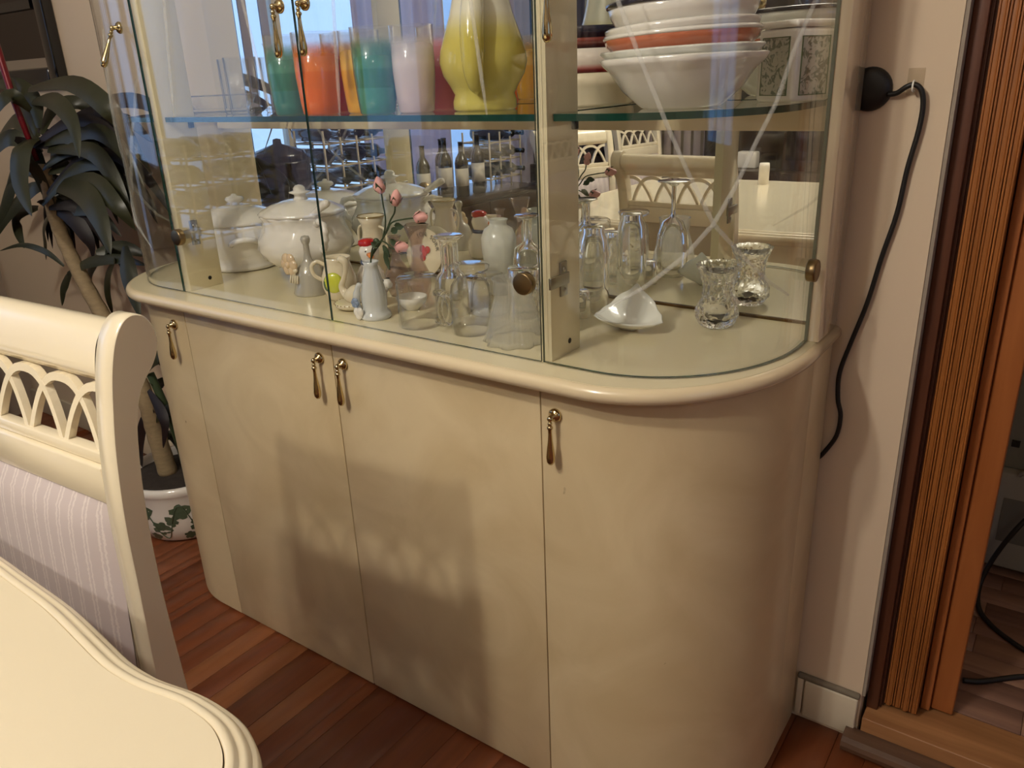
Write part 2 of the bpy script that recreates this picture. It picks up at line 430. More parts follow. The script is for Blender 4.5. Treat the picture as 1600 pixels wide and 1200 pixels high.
# ------------------------------------------------------------------ mesh builder
class MB:
    def __init__(s):
        s.v = []; s.f = []; s.m = []; s.sm = []
    def add(s, v, f, mat=0, smooth=True):
        o = len(s.v)
        s.v += [tuple(p) for p in v]
        for q in f:
            s.f.append(tuple(i + o for i in q)); s.m.append(mat); s.sm.append(smooth)
        return s
    def box(s, x0, x1, y0, y1, z0, z1, mat=0, bev=0.0, seg=2, rot=None, pivot=None):
        bm = bmesh.new()
        bmesh.ops.create_cube(bm, size=1.0)
        for v in bm.verts:
            v.co = Vector(((x0 + x1) / 2 + v.co.x * (x1 - x0), (y0 + y1) / 2 + v.co.y * (y1 - y0), (z0 + z1) / 2 + v.co.z * (z1 - z0)))
        if bev:
            bmesh.ops.bevel(bm, geom=list(bm.edges), offset=bev, segments=seg, profile=0.5, affect='EDGES')
        if rot is not None:
            pv = Vector(pivot or (0, 0, 0))
            for v in bm.verts:
                v.co = rot @ (v.co - pv) + pv
        bm.verts.index_update()
        s.add([v.co for v in bm.verts], [[v.index for v in f.verts] for f in bm.faces], mat, bool(bev))
        bm.free()
        return s
    def lathe(s, prof, n=32, mat=0, c=(0, 0, 0), smooth=True, mod=None, close=False, axis='Z'):
        vs = []; fs = []
        for (r, z) in prof:
            for k in range(n):
                a = 2 * PI * k / n
                rr = r * (mod(a, z) if mod else 1.0)
                p = (rr * math.cos(a), rr * math.sin(a), z)
                if axis == 'Y':
                    p = (p[0], p[2], p[1])
                if axis == 'X':
                    p = (p[2], p[0], p[1])
                vs.append((c[0] + p[0], c[1] + p[1], c[2] + p[2]))
        m = len(prof)
        for i in range(m - 1 + (1 if close else 0)):
            j = (i + 1) % m
            for k in range(n):
                q = (k + 1) % n
                f = (i * n + k, i * n + q, j * n + q, j * n + k)
                fs.append(f if axis != 'Y' else f[::-1])
        if not close:
            if prof[0][0] > 1e-6:
                fs.append(tuple(range(n - 1, -1, -1)) if axis != 'Y' else tuple(range(n)))
            if prof[-1][0] > 1e-6:
                b = (m - 1) * n
                fs.append(tuple(range(b, b + n)) if axis != 'Y' else tuple(range(b + n - 1, b - 1, -1)))
        s.add(vs, fs, mat, smooth)
        return s
    def sweep(s, path, rad, n=10, mat=0, cap=True, flat=1.0, smooth=True):
        """tube along a path, radius per point"""
        P = [Vector(p) for p in path]
        if not hasattr(rad, '__len__'):
            rad = [rad] * len(P)
        T = []
        for i in range(len(P)):
            a = P[max(0, i - 1)]; b = P[min(len(P) - 1, i + 1)]
            d = (b - a)
            T.append(d.normalized() if d.length > 1e-9 else Vector((0, 0, 1)))
        up = Vector((0, 0, 1)) if abs(T[0].z) < 0.9 else Vector((0, 1, 0))
        nrm = (up - T[0] * up.dot(T[0])).normalized()
        vs = []; fs = []
        for i, p in enumerate(P):
            nrm = (nrm - T[i] * nrm.dot(T[i])).normalized()
            bi = T[i].cross(nrm)
            for k in range(n):
                a = 2 * PI * k / n
                vs.append(p + (nrm * math.cos(a) * flat + bi * math.sin(a)) * rad[i])
        for i in range(len(P) - 1):
            for k in range(n):
                q = (k + 1) % n
                fs.append((i * n + k, i * n + q, (i + 1) * n + q, (i + 1) * n + k))
        if cap:
            fs.append(tuple(range(n - 1, -1, -1)))
            b = (len(P) - 1) * n
            fs.append(tuple(range(b, b + n)))
        s.add(vs, fs, mat, smooth)
        return s
    def ball(s, c, r, mat=0, n=16, m=10, sc=(1, 1, 1)):
        prof = [(max(1e-5, r * math.sin(PI * i / m)), -r * math.cos(PI * i / m)) for i in range(m + 1)]
        o = len(s.v)
        s.lathe(prof, n, mat)
        for i in range(o, len(s.v)):
            v = s.v[i]
            s.v[i] = (c[0] + v[0] * sc[0], c[1] + v[1] * sc[1], c[2] + v[2] * sc[2])
        return s
    def extrude(s, outline, z0, z1, mat=0, smooth=False, side=None):
        n = len(outline)
        vs = [(x, y, z0) for x, y in outline] + [(x, y, z1) for x, y in outline]
        s.add(vs, [tuple(range(n - 1, -1, -1)), tuple(range(n, 2 * n))], mat, False)
        s.add(vs, [(i, (i + 1) % n, n + (i + 1) % n, n + i) for i in range(n)], mat if side is None else side, smooth)
        return s
    def sheet(s, path, off, z0, z1, mat=0, edge=None, smooth=True):
        """curved upright slab: plan path thickened by off along its normals"""
        n = len(path)
        inn = offset(path, off)
        vs = []
        for (x, y), (x2, y2) in zip(path, inn):
            vs += [(x, y, z0), (x, y, z1), (x2, y2, z0), (x2, y2, z1)]
        face = []; ed = []
        for i in range(n - 1):
            a = 4 * i; b = 4 * (i + 1)
            face += [(a, b, b + 1, a + 1), (a + 2, a + 3, b + 3, b + 2)]
            ed += [(a + 1, b + 1, b + 3, a + 3), (a, a + 2, b + 2, b)]
        ed += [(0, 1, 3, 2), (4 * n - 4, 4 * n - 2, 4 * n - 1, 4 * n - 3)]
        s.add(vs, face, mat, smooth)
        s.add(vs, ed, mat if edge is None else edge, False)
        return s
    def build(s, name, mats, parent=None, loc=None, rotz=0.0):
        if not isinstance(mats, (list, tuple)):
            mats = [mats]
        me = bpy.data.meshes.new(name)
        me.from_pydata(s.v, [], s.f)
        for m in mats:
            me.materials.append(MAT[m] if isinstance(m, str) else m)
        me.polygons.foreach_set('material_index', s.m)
        me.polygons.foreach_set('use_smooth', s.sm)
        me.update()
        o = bpy.data.objects.new(name, me)
        C.objects.link(o)
        if parent is not None:
            o.parent = parent
        if loc is not None:
            o.location = loc
        if rotz:
            o.rotation_euler = (0, 0, rotz)
        return o

def offset(path, d):
    out = []
    n = len(path)
    for i in range(n):
        a = path[max(0, i - 1)]; b = path[min(n - 1, i + 1)]
        tx, ty = b[0] - a[0], b[1] - a[1]
        l = math.hypot(tx, ty) or 1
        out.append((path[i][0] - ty / l * d, path[i][1] + tx / l * d))
    return out

def thing(name, label, cat, loc=(0, 0, 0), rotz=0.0, group=None):
    o = bpy.data.objects.new(name, None)
    o.empty_display_size = 0.05
    C.objects.link(o)
    o.location = loc
    o.rotation_euler = (0, 0, rotz)
    return tag(o, label, cat, group)

def tag(o, label, cat, group=None):
    o['label'] = label; o['category'] = cat
    if group:
        o['group'] = group
    return o

def struct(o):
    o['kind'] = 'structure'
    return o

def dup(root, loc, rotz=0.0, label=None):
    r = root.copy(); C.objects.link(r); r.location = loc; r.rotation_euler = (0, 0, rotz)
    if label:
        r['label'] = label
    def rec(src, dst):
        for ch in list(src.children):
            c = ch.copy(); C.objects.link(c); c.parent = dst
            rec(ch, c)
    rec(root, r)
    return r

# ------------------------------------------------------------------ room shell
XL, XR, YB, YF, ZC = -2.75, 3.0, 0.40, -3.6, 2.5
# floor: individual strip planks where the photograph shows them, plain boards beyond
fl = MB().box(XL, XR, YF, 0.62, -0.06, -0.012).build('floor', FLOORM[1])
struct(fl)
px = -2.3
pi = 0
rnd = random.Random(11)
while px < 0.9:
    w = rnd.choice((0.030, 0.056, 0.056, 0.056, 0.080))
    ys = [-1.55, rnd.uniform(-0.75, -0.35), 0.40]
    for k in range(2):
        if px > -0.42:
            m = rnd.choice((0, 1, 0, 4, 0))
        else:
            m = rnd.choice((0, 0, 1, 3, 2, 0, 3))
        MB().box(px + 0.0003, px + w - 0.0003, ys[k] + 0.0006, ys[k + 1] - 0.0006, -0.012, 0.0 - 0.0002 * (pi % 3), 0, 0.0005, 1).build('floor_plank', FLOORM[m], fl)
    px += w; pi += 1
# boards outside the picture: joined
b = MB()
x = XL
while x < XR:
    b.box(x + 0.0005, x + 0.0555, YF, -1.5515, -0.012, 0.0)
    if x < -2.36 or x > 0.95:
        b.box(x + 0.0005, x + 0.0555, -1.55, 0.40, -0.012, 0.0)
    x += 0.056
o = b.build('floor_plank_field', FLOORM[0], fl); o['kind'] = 'stuff'

struct(MB().box(XL - 0.1, 0.425, YB, YB + 0.12, -0.06, ZC).build('wall_back', 'wall'))
struct(MB().box(1.35, XR + 0.1, YB, YB + 0.12, -0.06, ZC).box(0.425, 1.35, YB, YB + 0.12, 2.05, ZC).build('wall_back_right', 'wall'))
# left wall with the window opening
WY0, WY1, WZ0, WZ1 = -3.05, -0.55, 0.42, 2.1
struct(MB().box(XL - 0.12, XL, YF, WY0, -0.06, ZC).box(XL - 0.12, XL, WY1, YB, -0.06, ZC)
       .box(XL - 0.12, XL, WY0, WY1, -0.06, WZ0).box(XL - 0.12, XL, WY0, WY1, WZ1, ZC).build('wall_left', 'wall2'))
struct(MB().box(XL - 0.12, XR + 0.12, YF - 0.1, YF, -0.06, ZC).build('wall_front', 'wall2'))
VY0, VY1 = -1.5, -0.4
struct(MB().box(XR, XR + 0.12, YF, VY0, -0.06, ZC).box(XR, XR + 0.12, VY1, YB, -0.06, ZC)
       .box(XR, XR + 0.12, VY0, VY1, -0.06, 0.8).box(XR, XR + 0.12, VY0, VY1, 2.1, ZC).build('wall_right', 'wall2'))
struct(MB().box(XL - 0.12, XR + 0.12, YF - 0.1, YB + 0.12, ZC, ZC + 0.08).build('ceiling', 'ceil'))

def window(name, x, y0, y1, z0, z1, nbar):
    f = MB()
    t = 0.05
    f.box(x - 0.03, x + 0.03, y0, y0 + t, z0, z1).box(x - 0.03, x + 0.03, y1 - t, y1, z0, z1)
    f.box(x - 0.03, x + 0.03, y0 + t, y1 - t, z0, z0 + t).box(x - 0.03, x + 0.03, y0 + t, y1 - t, z1 - t, z1)
    w = struct(f.build(name, 'white'))
    for k in range(1, nbar):
        yy = y0 + (y1 - y0) * k / nbar
        MB().box(x - 0.022, x + 0.022, yy - 0.02, yy + 0.02, z0 + t, z1 - t).build('mullion', 'white', w)
    for k in range(nbar):
        a = y0 + (y1 - y0) * k / nbar + (t if k == 0 else 0.021)
        c = y0 + (y1 - y0) * (k + 1) / nbar - (t if k == nbar - 1 else 0.021)
        MB().box(x - 0.003, x + 0.003, a, c, z0 + t, z1 - t).build('pane', 'glass', w)
    return w
window('window_1', XL - 0.06, WY0, WY1, WZ0, WZ1, 4)
window('window_2', XR + 0.06, VY0, VY1, 0.8, 2.1, 3)

# stub of wall beside the cabinet: grey bare edge, baseboard
struct(MB().box(0.425, 0.4305, 0.402, 0.52, 0.10, 2.05).build('trim_1', pbr('bare_plaster_edge', srgb(150, 138, 124), 0.9, 0, 0, 0.1, 40, 0.4, 150)))
bb = MB().box(0.326, 0.4215, 0.388, 0.3995, 0.012, 0.096, 0, 0.003).box(0.311, 0.323, 0.390, 0.3995, 0.012, 0.102, 0, 0.002)
bb = struct(bb.build('baseboard_right', 'white'))
MB().box(0.311, 0.4235, 0.3885, 0.3998, 0.0965, 0.1065, 0, 0.003).build('caulk_line', pbr('dirty_caulk', srgb(122, 112, 96), 0.9, 0, 0, 0.2, 60), bb)
struct(MB().box(XL + 0.002, -1.20, 0.388, 0.3995, 0.0, 0.09, 0, 0.003).build('baseboard_left', 'white'))

# doorway: jamb, step, hall beyond
HZ = 0.06
jb = MB().box(0.431, 0.4505, 0.425, 0.518, HZ, 2.05, 0, 0.001).box(0.451, 0.4548, 0.438, 0.518, HZ, 2.05).box(0.4551, 0.458, 0.446, 0.518, HZ, 2.05)
struct(jb.build('trim_2', 'jamb'))
th = struct(MB().box(0.432, 1.345, 0.392, 0.50, 0.0, HZ - 0.0005, 0, 0.002).build('trim_3', 'strip'))
prof = [(0.358, 0.001), (0.352, 0.006), (0.350, 0.016), (0.353, 0.024), (0.362, 0.029), (0.376, 0.031), (0.391, 0.031), (0.391, 0.001)]
n = len(prof)
MB().add([(0.408, y, z) for y, z in prof] + [(1.345, y, z) for y, z in prof],
         [tuple(range(n)), tuple(range(2 * n - 1, n - 1, -1))] + [(i, n + i, n + (i + 1) % n, (i + 1) % n) for i in range(n)], 0, False).build('threshold_nosing', 'nosing', th)
hf = struct(MB().box(0.43, 2.0, 0.501, 2.2, -0.06, HZ - 0.006).build('hall_floor', HALLM[0]))
k = 0
y = 0.502
while y < 2.1:
    xs = [0.431, 0.431 + random.uniform(0.12, 0.5), 0.431 + random.uniform(0.6, 0.9), 1.99]
    for q in range(3):
        MB().box(xs[q] + 0.0004, xs[q + 1] - 0.0004, y + 0.0004, y + 0.0646, HZ - 0.006, HZ, 0, 0.0006, 1).build('laminate_plank', HALLM[(k + q * 2) % 3], hf)
    y += 0.065; k += 1
struct(MB().box(0.36, 0.42, 0.523, 2.2, HZ, ZC).build('hall_wall_left', 'wall'))
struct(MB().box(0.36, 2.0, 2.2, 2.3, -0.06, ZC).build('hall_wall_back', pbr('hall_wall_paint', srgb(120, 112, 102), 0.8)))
struct(MB().box(2.0, 2.1, 0.523, 2.3, -0.06, ZC).build('hall_wall_right', 'wall'))
struct(MB().box(0.36, 2.1, 0.523, 2.3, ZC, ZC + 0.08).build('hall_ceiling', 'ceil'))

# folding accordion door, stacked open
ac = struct(thing('door_1', 'folded orange pine accordion door stacked against the brown jamb', 'door', (0, 0, HZ)))
del ac['category']
for i in range(4):
    x0 = 0.4590 + i * 0.0139
    m = MB().box(x0, x0 + 0.0028, 0.4385, 0.545, 0.012, 1.99, 0, 0.0006).box(x0 + 0.0030, x0 + 0.0098, 0.4400 + (0.002 if i % 2 else 0), 0.545, 0.008, 1.99, 0, 0.001)
    m.box(x0 + 0.0100, x0 + 0.0126, 0.4385, 0.545, 0.012, 1.99, 0, 0.0006)
    m.build('door_leaf', 'doorwood', ac)
pp = MB().box(0.5155, 0.5305, 0.470, 0.53, 0.004, 1.99, 0, 0.0015).box(0.531, 0.5675, 0.480, 0.525, 0.004, 1.99, 0, 0.0025)
pp.build('lead_post', 'post', ac)

# grey metal appliance in the hall with its cables
ap = thing('metal_heater', 'silver grey metal box with recessed panel on the hall floor behind the folding door', 'heater', (0.70, 1.10, HZ))
MB().box(-0.16, 0.22, -0.08, 0.12, 0.02, 0.26, 0, 0.006).build('housing', 'grey', ap)
MB().box(-0.15, 0.21, -0.05, 0.11, 0.2605, 0.56, 0, 0.004).build('upper_housing', pbr('grey_green_panel', srgb(128, 128, 116), 0.6, 0, 0, 0.06, 12), ap)
rp = MB()
rp.box(-0.135, -0.06, -0.0825, -0.0802, 0.09, 0.20, 0, 0.001).build('recessed_panel', pbr('dull_grey_panel', srgb(108, 106, 98), 0.6), ap)
MB().box(-0.142, -0.126, -0.0545, -0.0502, 0.315, 0.33).build('slot', 'dark', ap)
for sx in (-0.13, 0.19):
    MB().lathe([(0.012, 0.0), (0.014, 0.006), (0.010, 0.02)], 12, 0, (sx, 0, 0)).build('foot', 'black', ap)
    MB().lathe([(0.012, 0.0), (0.014, 0.006), (0.010, 0.02)], 12, 0, (sx, 0.08, 0)).build('foot', 'black', ap)
MB().box(-0.052, -0.02, -0.10, -0.0805, 0.225, 0.255, 0, 0.003).build('plug', 'black', ap)

def smooth_path(pts, n=8):
    P = [Vector(p) for p in pts]
    out = []
    for i in range(len(P) - 1):
        a = P[max(0, i - 1)]; b = P[i]; c = P[i + 1]; d = P[min(len(P) - 1, i + 2)]
        for k in range(n):
            t = k / n
            out.append(0.5 * ((2 * b) + (c - a) * t + (2 * a - 5 * b + 4 * c - d) * t * t + (3 * b - a - 3 * c + d) * t ** 3))
    out.append(P[-1])
    return out
hc = MB().sweep(smooth_path([(0.662, 1.0, 0.30), (0.640, 0.985, 0.285), (0.60, 0.955, 0.22), (0.570, 0.945, 0.14), (0.556, 0.925, 0.075), (0.566, 0.85, 0.0655), (0.60, 0.795, 0.0655), (0.65, 0.755, 0.0655), (0.70, 0.73, 0.0655), (0.70, 0.69, 0.0655), (0.655, 0.655, 0.0655), (0.60, 0.605, 0.0655), (0.57, 0.59, 0.0655)], 6), 0.0052, 10)
tag(hc.build('power_cable', 'cable'), 'black power cable looping from grey metal box onto the hall laminate', 'cable')
hl = MB().sweep(smooth_path([(0.655, 1.005, 0.34), (0.63, 1.0, 0.352), (0.60, 1.0, 0.345), (0.585, 1.01, 0.325)], 6), 0.004, 8)
tag(hl.build('grey_cord', 'grey'), 'short grey cord arching over the silver grey metal box', 'cord')
lamp('hall_lamp_light', 'POINT', (1.5, 1.3, 2.2), 3.0, (1.0, 0.75, 0.5), 0.08)

# ------------------------------------------------------------------ china cabinet
XM = -0.8887          # mirror constant: x -> XM - x
MY = 0.372            # silvered face of the back mirror
ZL = 0.8006           # top of the ledge board
ZS = 1.143            # top of the glass shelf
def mx_(p):
    return [(XM - x, y) for x, y in p][::-1]
def rpath(yf, a, ye=0.285, n=28, x0=None):
    b_ = 0.255 - yf
    pts = ([(x0, yf)] if x0 is not None else []) + [(0.08, yf)]
    for k in range(1, n + 1):
        t = PI / 2 * k / n
        pts.append((0.08 + a * math.sin(t), 0.255 - b_ * math.cos(t)))
    pts.append((0.08 + a, ye))
    return pts
def outline(yf, a, ye):
    r = rpath(yf, a, ye)
    return mx_(r) + r

cab = thing('china_cabinet', 'large cream lacquered display cabinet with rounded glass ends and mirrored back', 'cabinet', (0, 0, 0))
MB().extrude(outline(0.0205, 0.2085, 0.386), 0.002, 0.777, 0).build('carcass', pbr('carcass_brown', srgb(92, 70, 46), 0.7), cab)

def handle(parent, x, y, z, rz=0.0, swing=0.0):
    m = MB()
    m.lathe([(0.0, 0.0005), (0.0085, 0.0005), (0.0105, -0.001), (0.0105, -0.004), (0.008, -0.007), (0.004, -0.0085), (0.0035, -0.013), (0.0, -0.014)][::-1], 20, 0, (0, 0, 0), axis='Y')
    m.ball((0, -0.0155, -0.001), 0.0048, 0, 12, 8)
    k0 = len(m.v)
    m.ball((0, -0.0165, -0.0085), 0.0036, 0, 10, 6)
    m.lathe([(0.0, -0.074), (0.0035, -0.0735), (0.0062, -0.069), (0.0068, -0.062), (0.0055, -0.050), (0.0036, -0.036), (0.0028, -0.024), (0.0030, -0.018), (0.0046, -0.0155), (0.0046, -0.0135), (0.0026, -0.0115), (0.0, -0.010)], 14, 0, (0, -0.0165, 0))
    if swing:
        rs = Matrix.Rotation(-swing, 3, 'X'); pv = Vector((0, -0.0160, -0.003))
        m.v[k0:] = [tuple(rs @ (Vector(v) - pv) + pv) for v in m.v[k0:]]
    o = m.build('pull_handle', 'gold', parent, (x, y, z), rz)
    return o

Z0, Z1 = 0.006, 0.776
d = MB().box(-0.8884, -0.4455, 0.0, 0.018, Z0, Z1, 0, 0.0012).build('cabinet_door', 'body', cab)
handle(d, -0.4775, 0, 0.731)
d = MB().box(-0.4432, -0.0012, 0.0, 0.018, Z0, Z1, 0, 0.0012).build('cabinet_door', 'body', cab)
handle(d, -0.4165, 0, 0.730)
dr = rpath(0.0, 0.229, 0.284, x0=0.0012)
d = MB().sheet(dr, 0.018, Z0, Z1).build('cabinet_door', 'body', cab)
handle(d, 0.0265, 0, 0.729)
d = MB().sheet(mx_(rpath(0.0, 0.229, 0.284, x0=0.0006)), 0.018, Z0, Z1).build('cabinet_door', 'body', cab)
handle(d, -0.930, 0, 0.729)
for s in (0, 1):
    x0, x1 = (0.291, 0.309)
    if s:
        x0, x1 = XM - x1, XM - x0
    MB().box(x0, x1, 0.2855, 0.386, Z0, Z1, 0, 0.0015).build('side_stile', 'body', cab)

# ledge board and round nosing
MB().extrude(outline(-0.0305, 0.2275, 0.3965), 0.7775, ZL, 0).build('ledge', 'creamtop', cab)
npth = [(x, y, ZL - 0.0119) for x, y in outline(-0.0315, 0.2280, 0.3905)]
MB().sweep(npth, 0.0117, 14, 0).build('ledge_nosing', 'cream', cab)

# upper part
MB().box(-1.182, 0.2915, MY, MY + 0.004, ZL, 1.995).build('back_mirror', 'mirror', cab)
MB().box(-1.182, 0.2915, MY + 0.0042, 0.386, ZL, 1.995).build('back_board', 'cream', cab)
for s in (0, 1):
    x0, x1 = (0.2925, 0.311)
    if s:
        x0, x1 = XM - x1, XM - x0
    MB().box(x0, x1, 0.287, 0.386, ZL, 1.995, 0, 0.001).build('side_panel', 'sidepanel', cab)
for xc in (0.0, XM):
    dv = MB().box(xc - 0.0085, xc + 0.0085, 0.021, 0.100, ZL, 1.995, 0, 0.0008).build('divider', 'creamtop', cab)
    x1 = xc + 0.0086
    m = MB().box(x1, x1 + 0.004, 0.016, 0.066, 0.909, 0.926, 0, 0.0008).box(x1, x1 + 0.003, 0.044, 0.062, 0.893, 0.943, 0, 0.0008)
    m.lathe([(0.0, 0.0), (0.004, 0.0), (0.0035, 0.0045), (0, 0.005)], 10, 0, (x1, 0.053, 0.932), axis='X').lathe([(0.0, 0.0), (0.004, 0.0), (0.0035, 0.0045), (0, 0.005)], 10, 0, (x1, 0.053, 0.902), axis='X')
    m.build('hinge_plate', 'steel', dv)
    MB().lathe([(0.0, 0.0), (0.0042, 0.0), (0.0042, 0.0012), (0, 0.0013)], 12, 0, (x1 - 0.0008, 0.070, 0.8195), axis='X').build('screw_hole', 'dark', dv)  # dark disc stands in for the shade inside a screw hole
    MB().box(x1, x1 + 0.006, 0.082, 0.092, 1.120, 1.1325, 0, 0.001).build('shelf_clip', 'black', dv)

GZ0, GZ1 = 0.8030, 1.985
def hinge_cap(parent, c, axis):
    p = [(0.0, 0.0), (0.0150, 0.0), (0.0162, -0.0015), (0.0162, -0.011), (0.0155, -0.0128), (0.0145, -0.0132), (0.0, -0.0132)]
    if axis == 'X':
        p = [(r, -z) for r, z in p]
        return MB().lathe(p, 28, 0, c, axis='X').build('hinge_cap', 'brass', parent)
    return MB().lathe(p[::-1], 28, 0, c, axis='Y').build('hinge_cap', 'brass', parent)

def etch(parent, pts, w=0.0042):
    n_ = len(pts)
    rad = [w] * n_
    rad[-1] = 0.0012; rad[0] = 0.0012
    MB().sweep(pts, rad, 8, 0, True, 1.0).build('etched_groove', 'etchglass', parent)
def etch_mat():
    m = bpy.data.materials.new('etched_bevel_glass'); m.use_nodes = True
    nt = m.node_tree; N, L = nt.nodes, nt.links
    N.remove(N['Principled BSDF'])
    b_ = N.new('ShaderNodeBsdfDiffuse'); b_.inputs['Color'].default_value = (0.85, 0.85, 0.80, 1)
    t = N.new('ShaderNodeBsdfTransparent')
    mxx = N.new('ShaderNodeMixShader'); mxx.inputs['Fac'].default_value = 0.19
    L.new(t.outputs['BSDF'], mxx.inputs[1]); L.new(b_.outputs['BSDF'], mxx.inputs[2])
    L.new(mxx.outputs['Shader'], N['Material Output'].inputs['Surface'])
    return m
MAT['etchglass'] = etch_mat()

def flat_pane(x0, x1):
    m = MB()
    y0, y1 = 0.0095, 0.0125
    m.add([(x0, y0, GZ0), (x1, y0, GZ0), (x1, y0, GZ1), (x0, y0, GZ1), (x0, y1, GZ0), (x1, y1, GZ0), (x1, y1, GZ1), (x0, y1, GZ1)],
          [(0, 1, 2, 3), (5, 4, 7, 6)], 0, False)
    m.add([(x0, y0, GZ0), (x1, y0, GZ0), (x1, y0, GZ1), (x0, y0, GZ1), (x0, y1, GZ0), (x1, y1, GZ0), (x1, y1, GZ1), (x0, y1, GZ1)],
          [(1, 5, 6, 2), (4, 0, 3, 7), (4, 5, 1, 0), (3, 2, 6, 7)], 1, False)
    return m.build('glass_door', ['glass', 'glassedge'], cab)
g1 = flat_pane(-0.8857, -0.4454)
handle(g1, -0.4715, 0.0095, 1.306)
hinge_cap(g1, (-0.859, 0.0093, 0.9185), 'Y')
g2 = flat_pane(-0.4433, -0.0030)
handle(g2, -0.4130, 0.0095, 1.306)
hinge_cap(g2, (-0.0235, 0.0093, 0.9185), 'Y')
for g, xa, xb in ((g1, -0.530, -0.560), (g1, -0.809, -0.779), (g2, -0.366, -0.352), (g2, -0.080, -0.101)):
    etch(g, [(xa + (xb - xa) * t, 0.0088, 1.144 + 0.17 * t) for t in (0, 0.25, 1, 2, 3, 4)], 0.0026)
gp = rpath(0.0095, 0.2155, 0.285, x0=0.0006)
g3 = MB().sheet(gp, 0.005, GZ0, GZ1, 0, 1).build('glass_door', ['glass', 'glassedge'], cab)
handle(g3, 0.0300, 0.0095, 1.302)
hinge_cap(g3, (0.2957, 0.252, 0.9175), 'X')
A_ = [(0.1010, 0.0100, 1.3060), (0.1158, 0.0129, 1.2694), (0.1424, 0.02, 1.2061), (0.1716, 0.0328, 1.1333), (0.1962, 0.0483, 1.0723), (0.2232, 0.0716, 1.0075), (0.251, 0.1056, 0.9625), (0.2735, 0.147, 0.9218), (0.2885, 0.1931, 0.8941)]
B_ = [(0.2925, 0.215, 1.292), (0.2893, 0.1965, 1.2635), (0.2786, 0.1597, 1.2064), (0.2694, 0.1379, 1.1487), (0.2554, 0.1124, 1.1016), (0.2416, 0.0926, 1.0531), (0.2232, 0.0716, 1.0075), (0.1963, 0.0483, 0.9688), (0.1549, 0.0248, 0.9301), (0.0871, 0.0096, 0.8859)]
etch(g3, A_, 0.0030); etch(g3, B_, 0.0030)
g4 = MB().sheet(mx_(gp), 0.003, GZ0, GZ1, 0, 1).build('glass_door', ['glass', 'glassedge'], cab)
handle(g4, -0.930, 0.0105, 1.304, R(-12), R(24))
etch(g4, [(XM - x, y, z) for x, y, z in A_], 0.0032); etch(g4, [(XM - x, y, z) for x, y, z in B_], 0.0032)

# glass shelves and the rail behind them
def shelf(out):
    return MB().extrude(out, ZS - 0.009, ZS, 0, False, 1).build('glass_shelf', ['shelfglass', 'glassedge'], cab)
shelf([(-0.8785, 0.034), (-0.0105, 0.034), (-0.0105, 0.357), (-0.8785, 0.357)])
rr = rpath(0.034, 0.190, 0.357, x0=0.0105)
shelf(rr + [(0.0105, 0.357)])
ll = [(XM - x, y) for x, y in rr][::-1]
shelf(ll + [(XM - 0.0105, 0.357)])
MB().box(-1.178, 0.288, 0.3575, 0.3715, 1.0985, 1.1405, 0, 0.001).build('shelf_rail', 'cream', cab)
MB().box(-1.181, 0.2905, 0.3685, 0.3716, ZL, ZL + 0.0045).build('mirror_channel', 'bronze', cab)
# cornice (above the picture)
MB().extrude(outline(-0.012, 0.236, 0.39), 1.996, 2.04, 0).build('cabinet_top', 'cream', cab)

# ------------------------------------------------------------------ porcelain on the lower shelf
def cap(prof):
    return [(max(r, 1e-5), z) for r, z in prof]
t = thing('soup_tureen', 'round white lidded tureen behind the left divider, oval handle on its side', 'tureen', (-0.985, 0.235, ZL))
k = 0.925
MB().lathe([(r, z * k) for r, z in cap([(0, 0), (0.072, 0), (0.079, 0.004), (0.080, 0.012), (0.076, 0.017), (0.088, 0.04), (0.096, 0.075), (0.0955, 0.100), (0.094, 0.113), (0.0, 0.113)])], 40).build('bowl', 'porcelain', t)
ld = MB().lathe([(r, z * k) for r, z in cap([(0, 0.1135), (0.0965, 0.1135), (0.0985, 0.117), (0.096, 0.121), (0.078, 0.136), (0.050, 0.147), (0.022, 0.152), (0, 0.153)])], 40).build('lid', 'porcelain', t)
MB().lathe([(r, z * k) for r, z in cap([(0.012, 0.151), (0.0115, 0.158), (0.019, 0.162), (0.0215, 0.167), (0.018, 0.172), (0.007, 0.1745), (0.005, 0.179), (0, 0.180)])], 20).build('knob', 'porcelain', ld)
for a in (-32, 148):
    p = [(0.091 + 0.020 * math.sin(PI * q / 8), 0.028 * math.cos(PI * q / 8), 0.066 + 0.012 * math.sin(PI * q / 8)) for q in range(9)]
    c_, s_ = math.cos(R(a)), math.sin(R(a))
    MB().sweep([(x * c_ - y * s_, x * s_ + y * c_, z) for x, y, z in p], 0.0062, 10).build('side_handle', 'porcelain', t)

t = thing('soup_tureen', 'white swirl-ribbed footed tureen with a ladle through its lid notch', 'tureen', (-0.757, 0.235, ZL))
k = 0.96
sw = lambda a, z: 1 + 0.026 * math.sin(14 * (a + z * 9))
MB().lathe([(r, z * k) for r, z in cap([(0, 0), (0.036, 0), (0.041, 0.003), (0.040, 0.009), (0.029, 0.015), (0.030, 0.021)])], 32).build('foot', 'porcelain', t)
MB().lathe([(r, z * k) for r, z in cap([(0, 0.021), (0.03, 0.0215), (0.066, 0.031), (0.090, 0.050), (0.100, 0.070), (0.0985, 0.090), (0.087, 0.112), (0.082, 0.126), (0.086, 0.137), (0.089, 0.142), (0, 0.142)])], 84, mod=sw).build('bowl', 'porcelain', t)
ld = MB().lathe([(r, z * k) for r, z in cap([(0, 0.1425), (0.089, 0.1425), (0.0915, 0.1465), (0.086, 0.151), (0.062, 0.163), (0.034, 0.171), (0, 0.173)])], 84, mod=lambda a, z: 1 + 0.008 * math.sin(14 * a)).build('lid', 'porcelain', t)
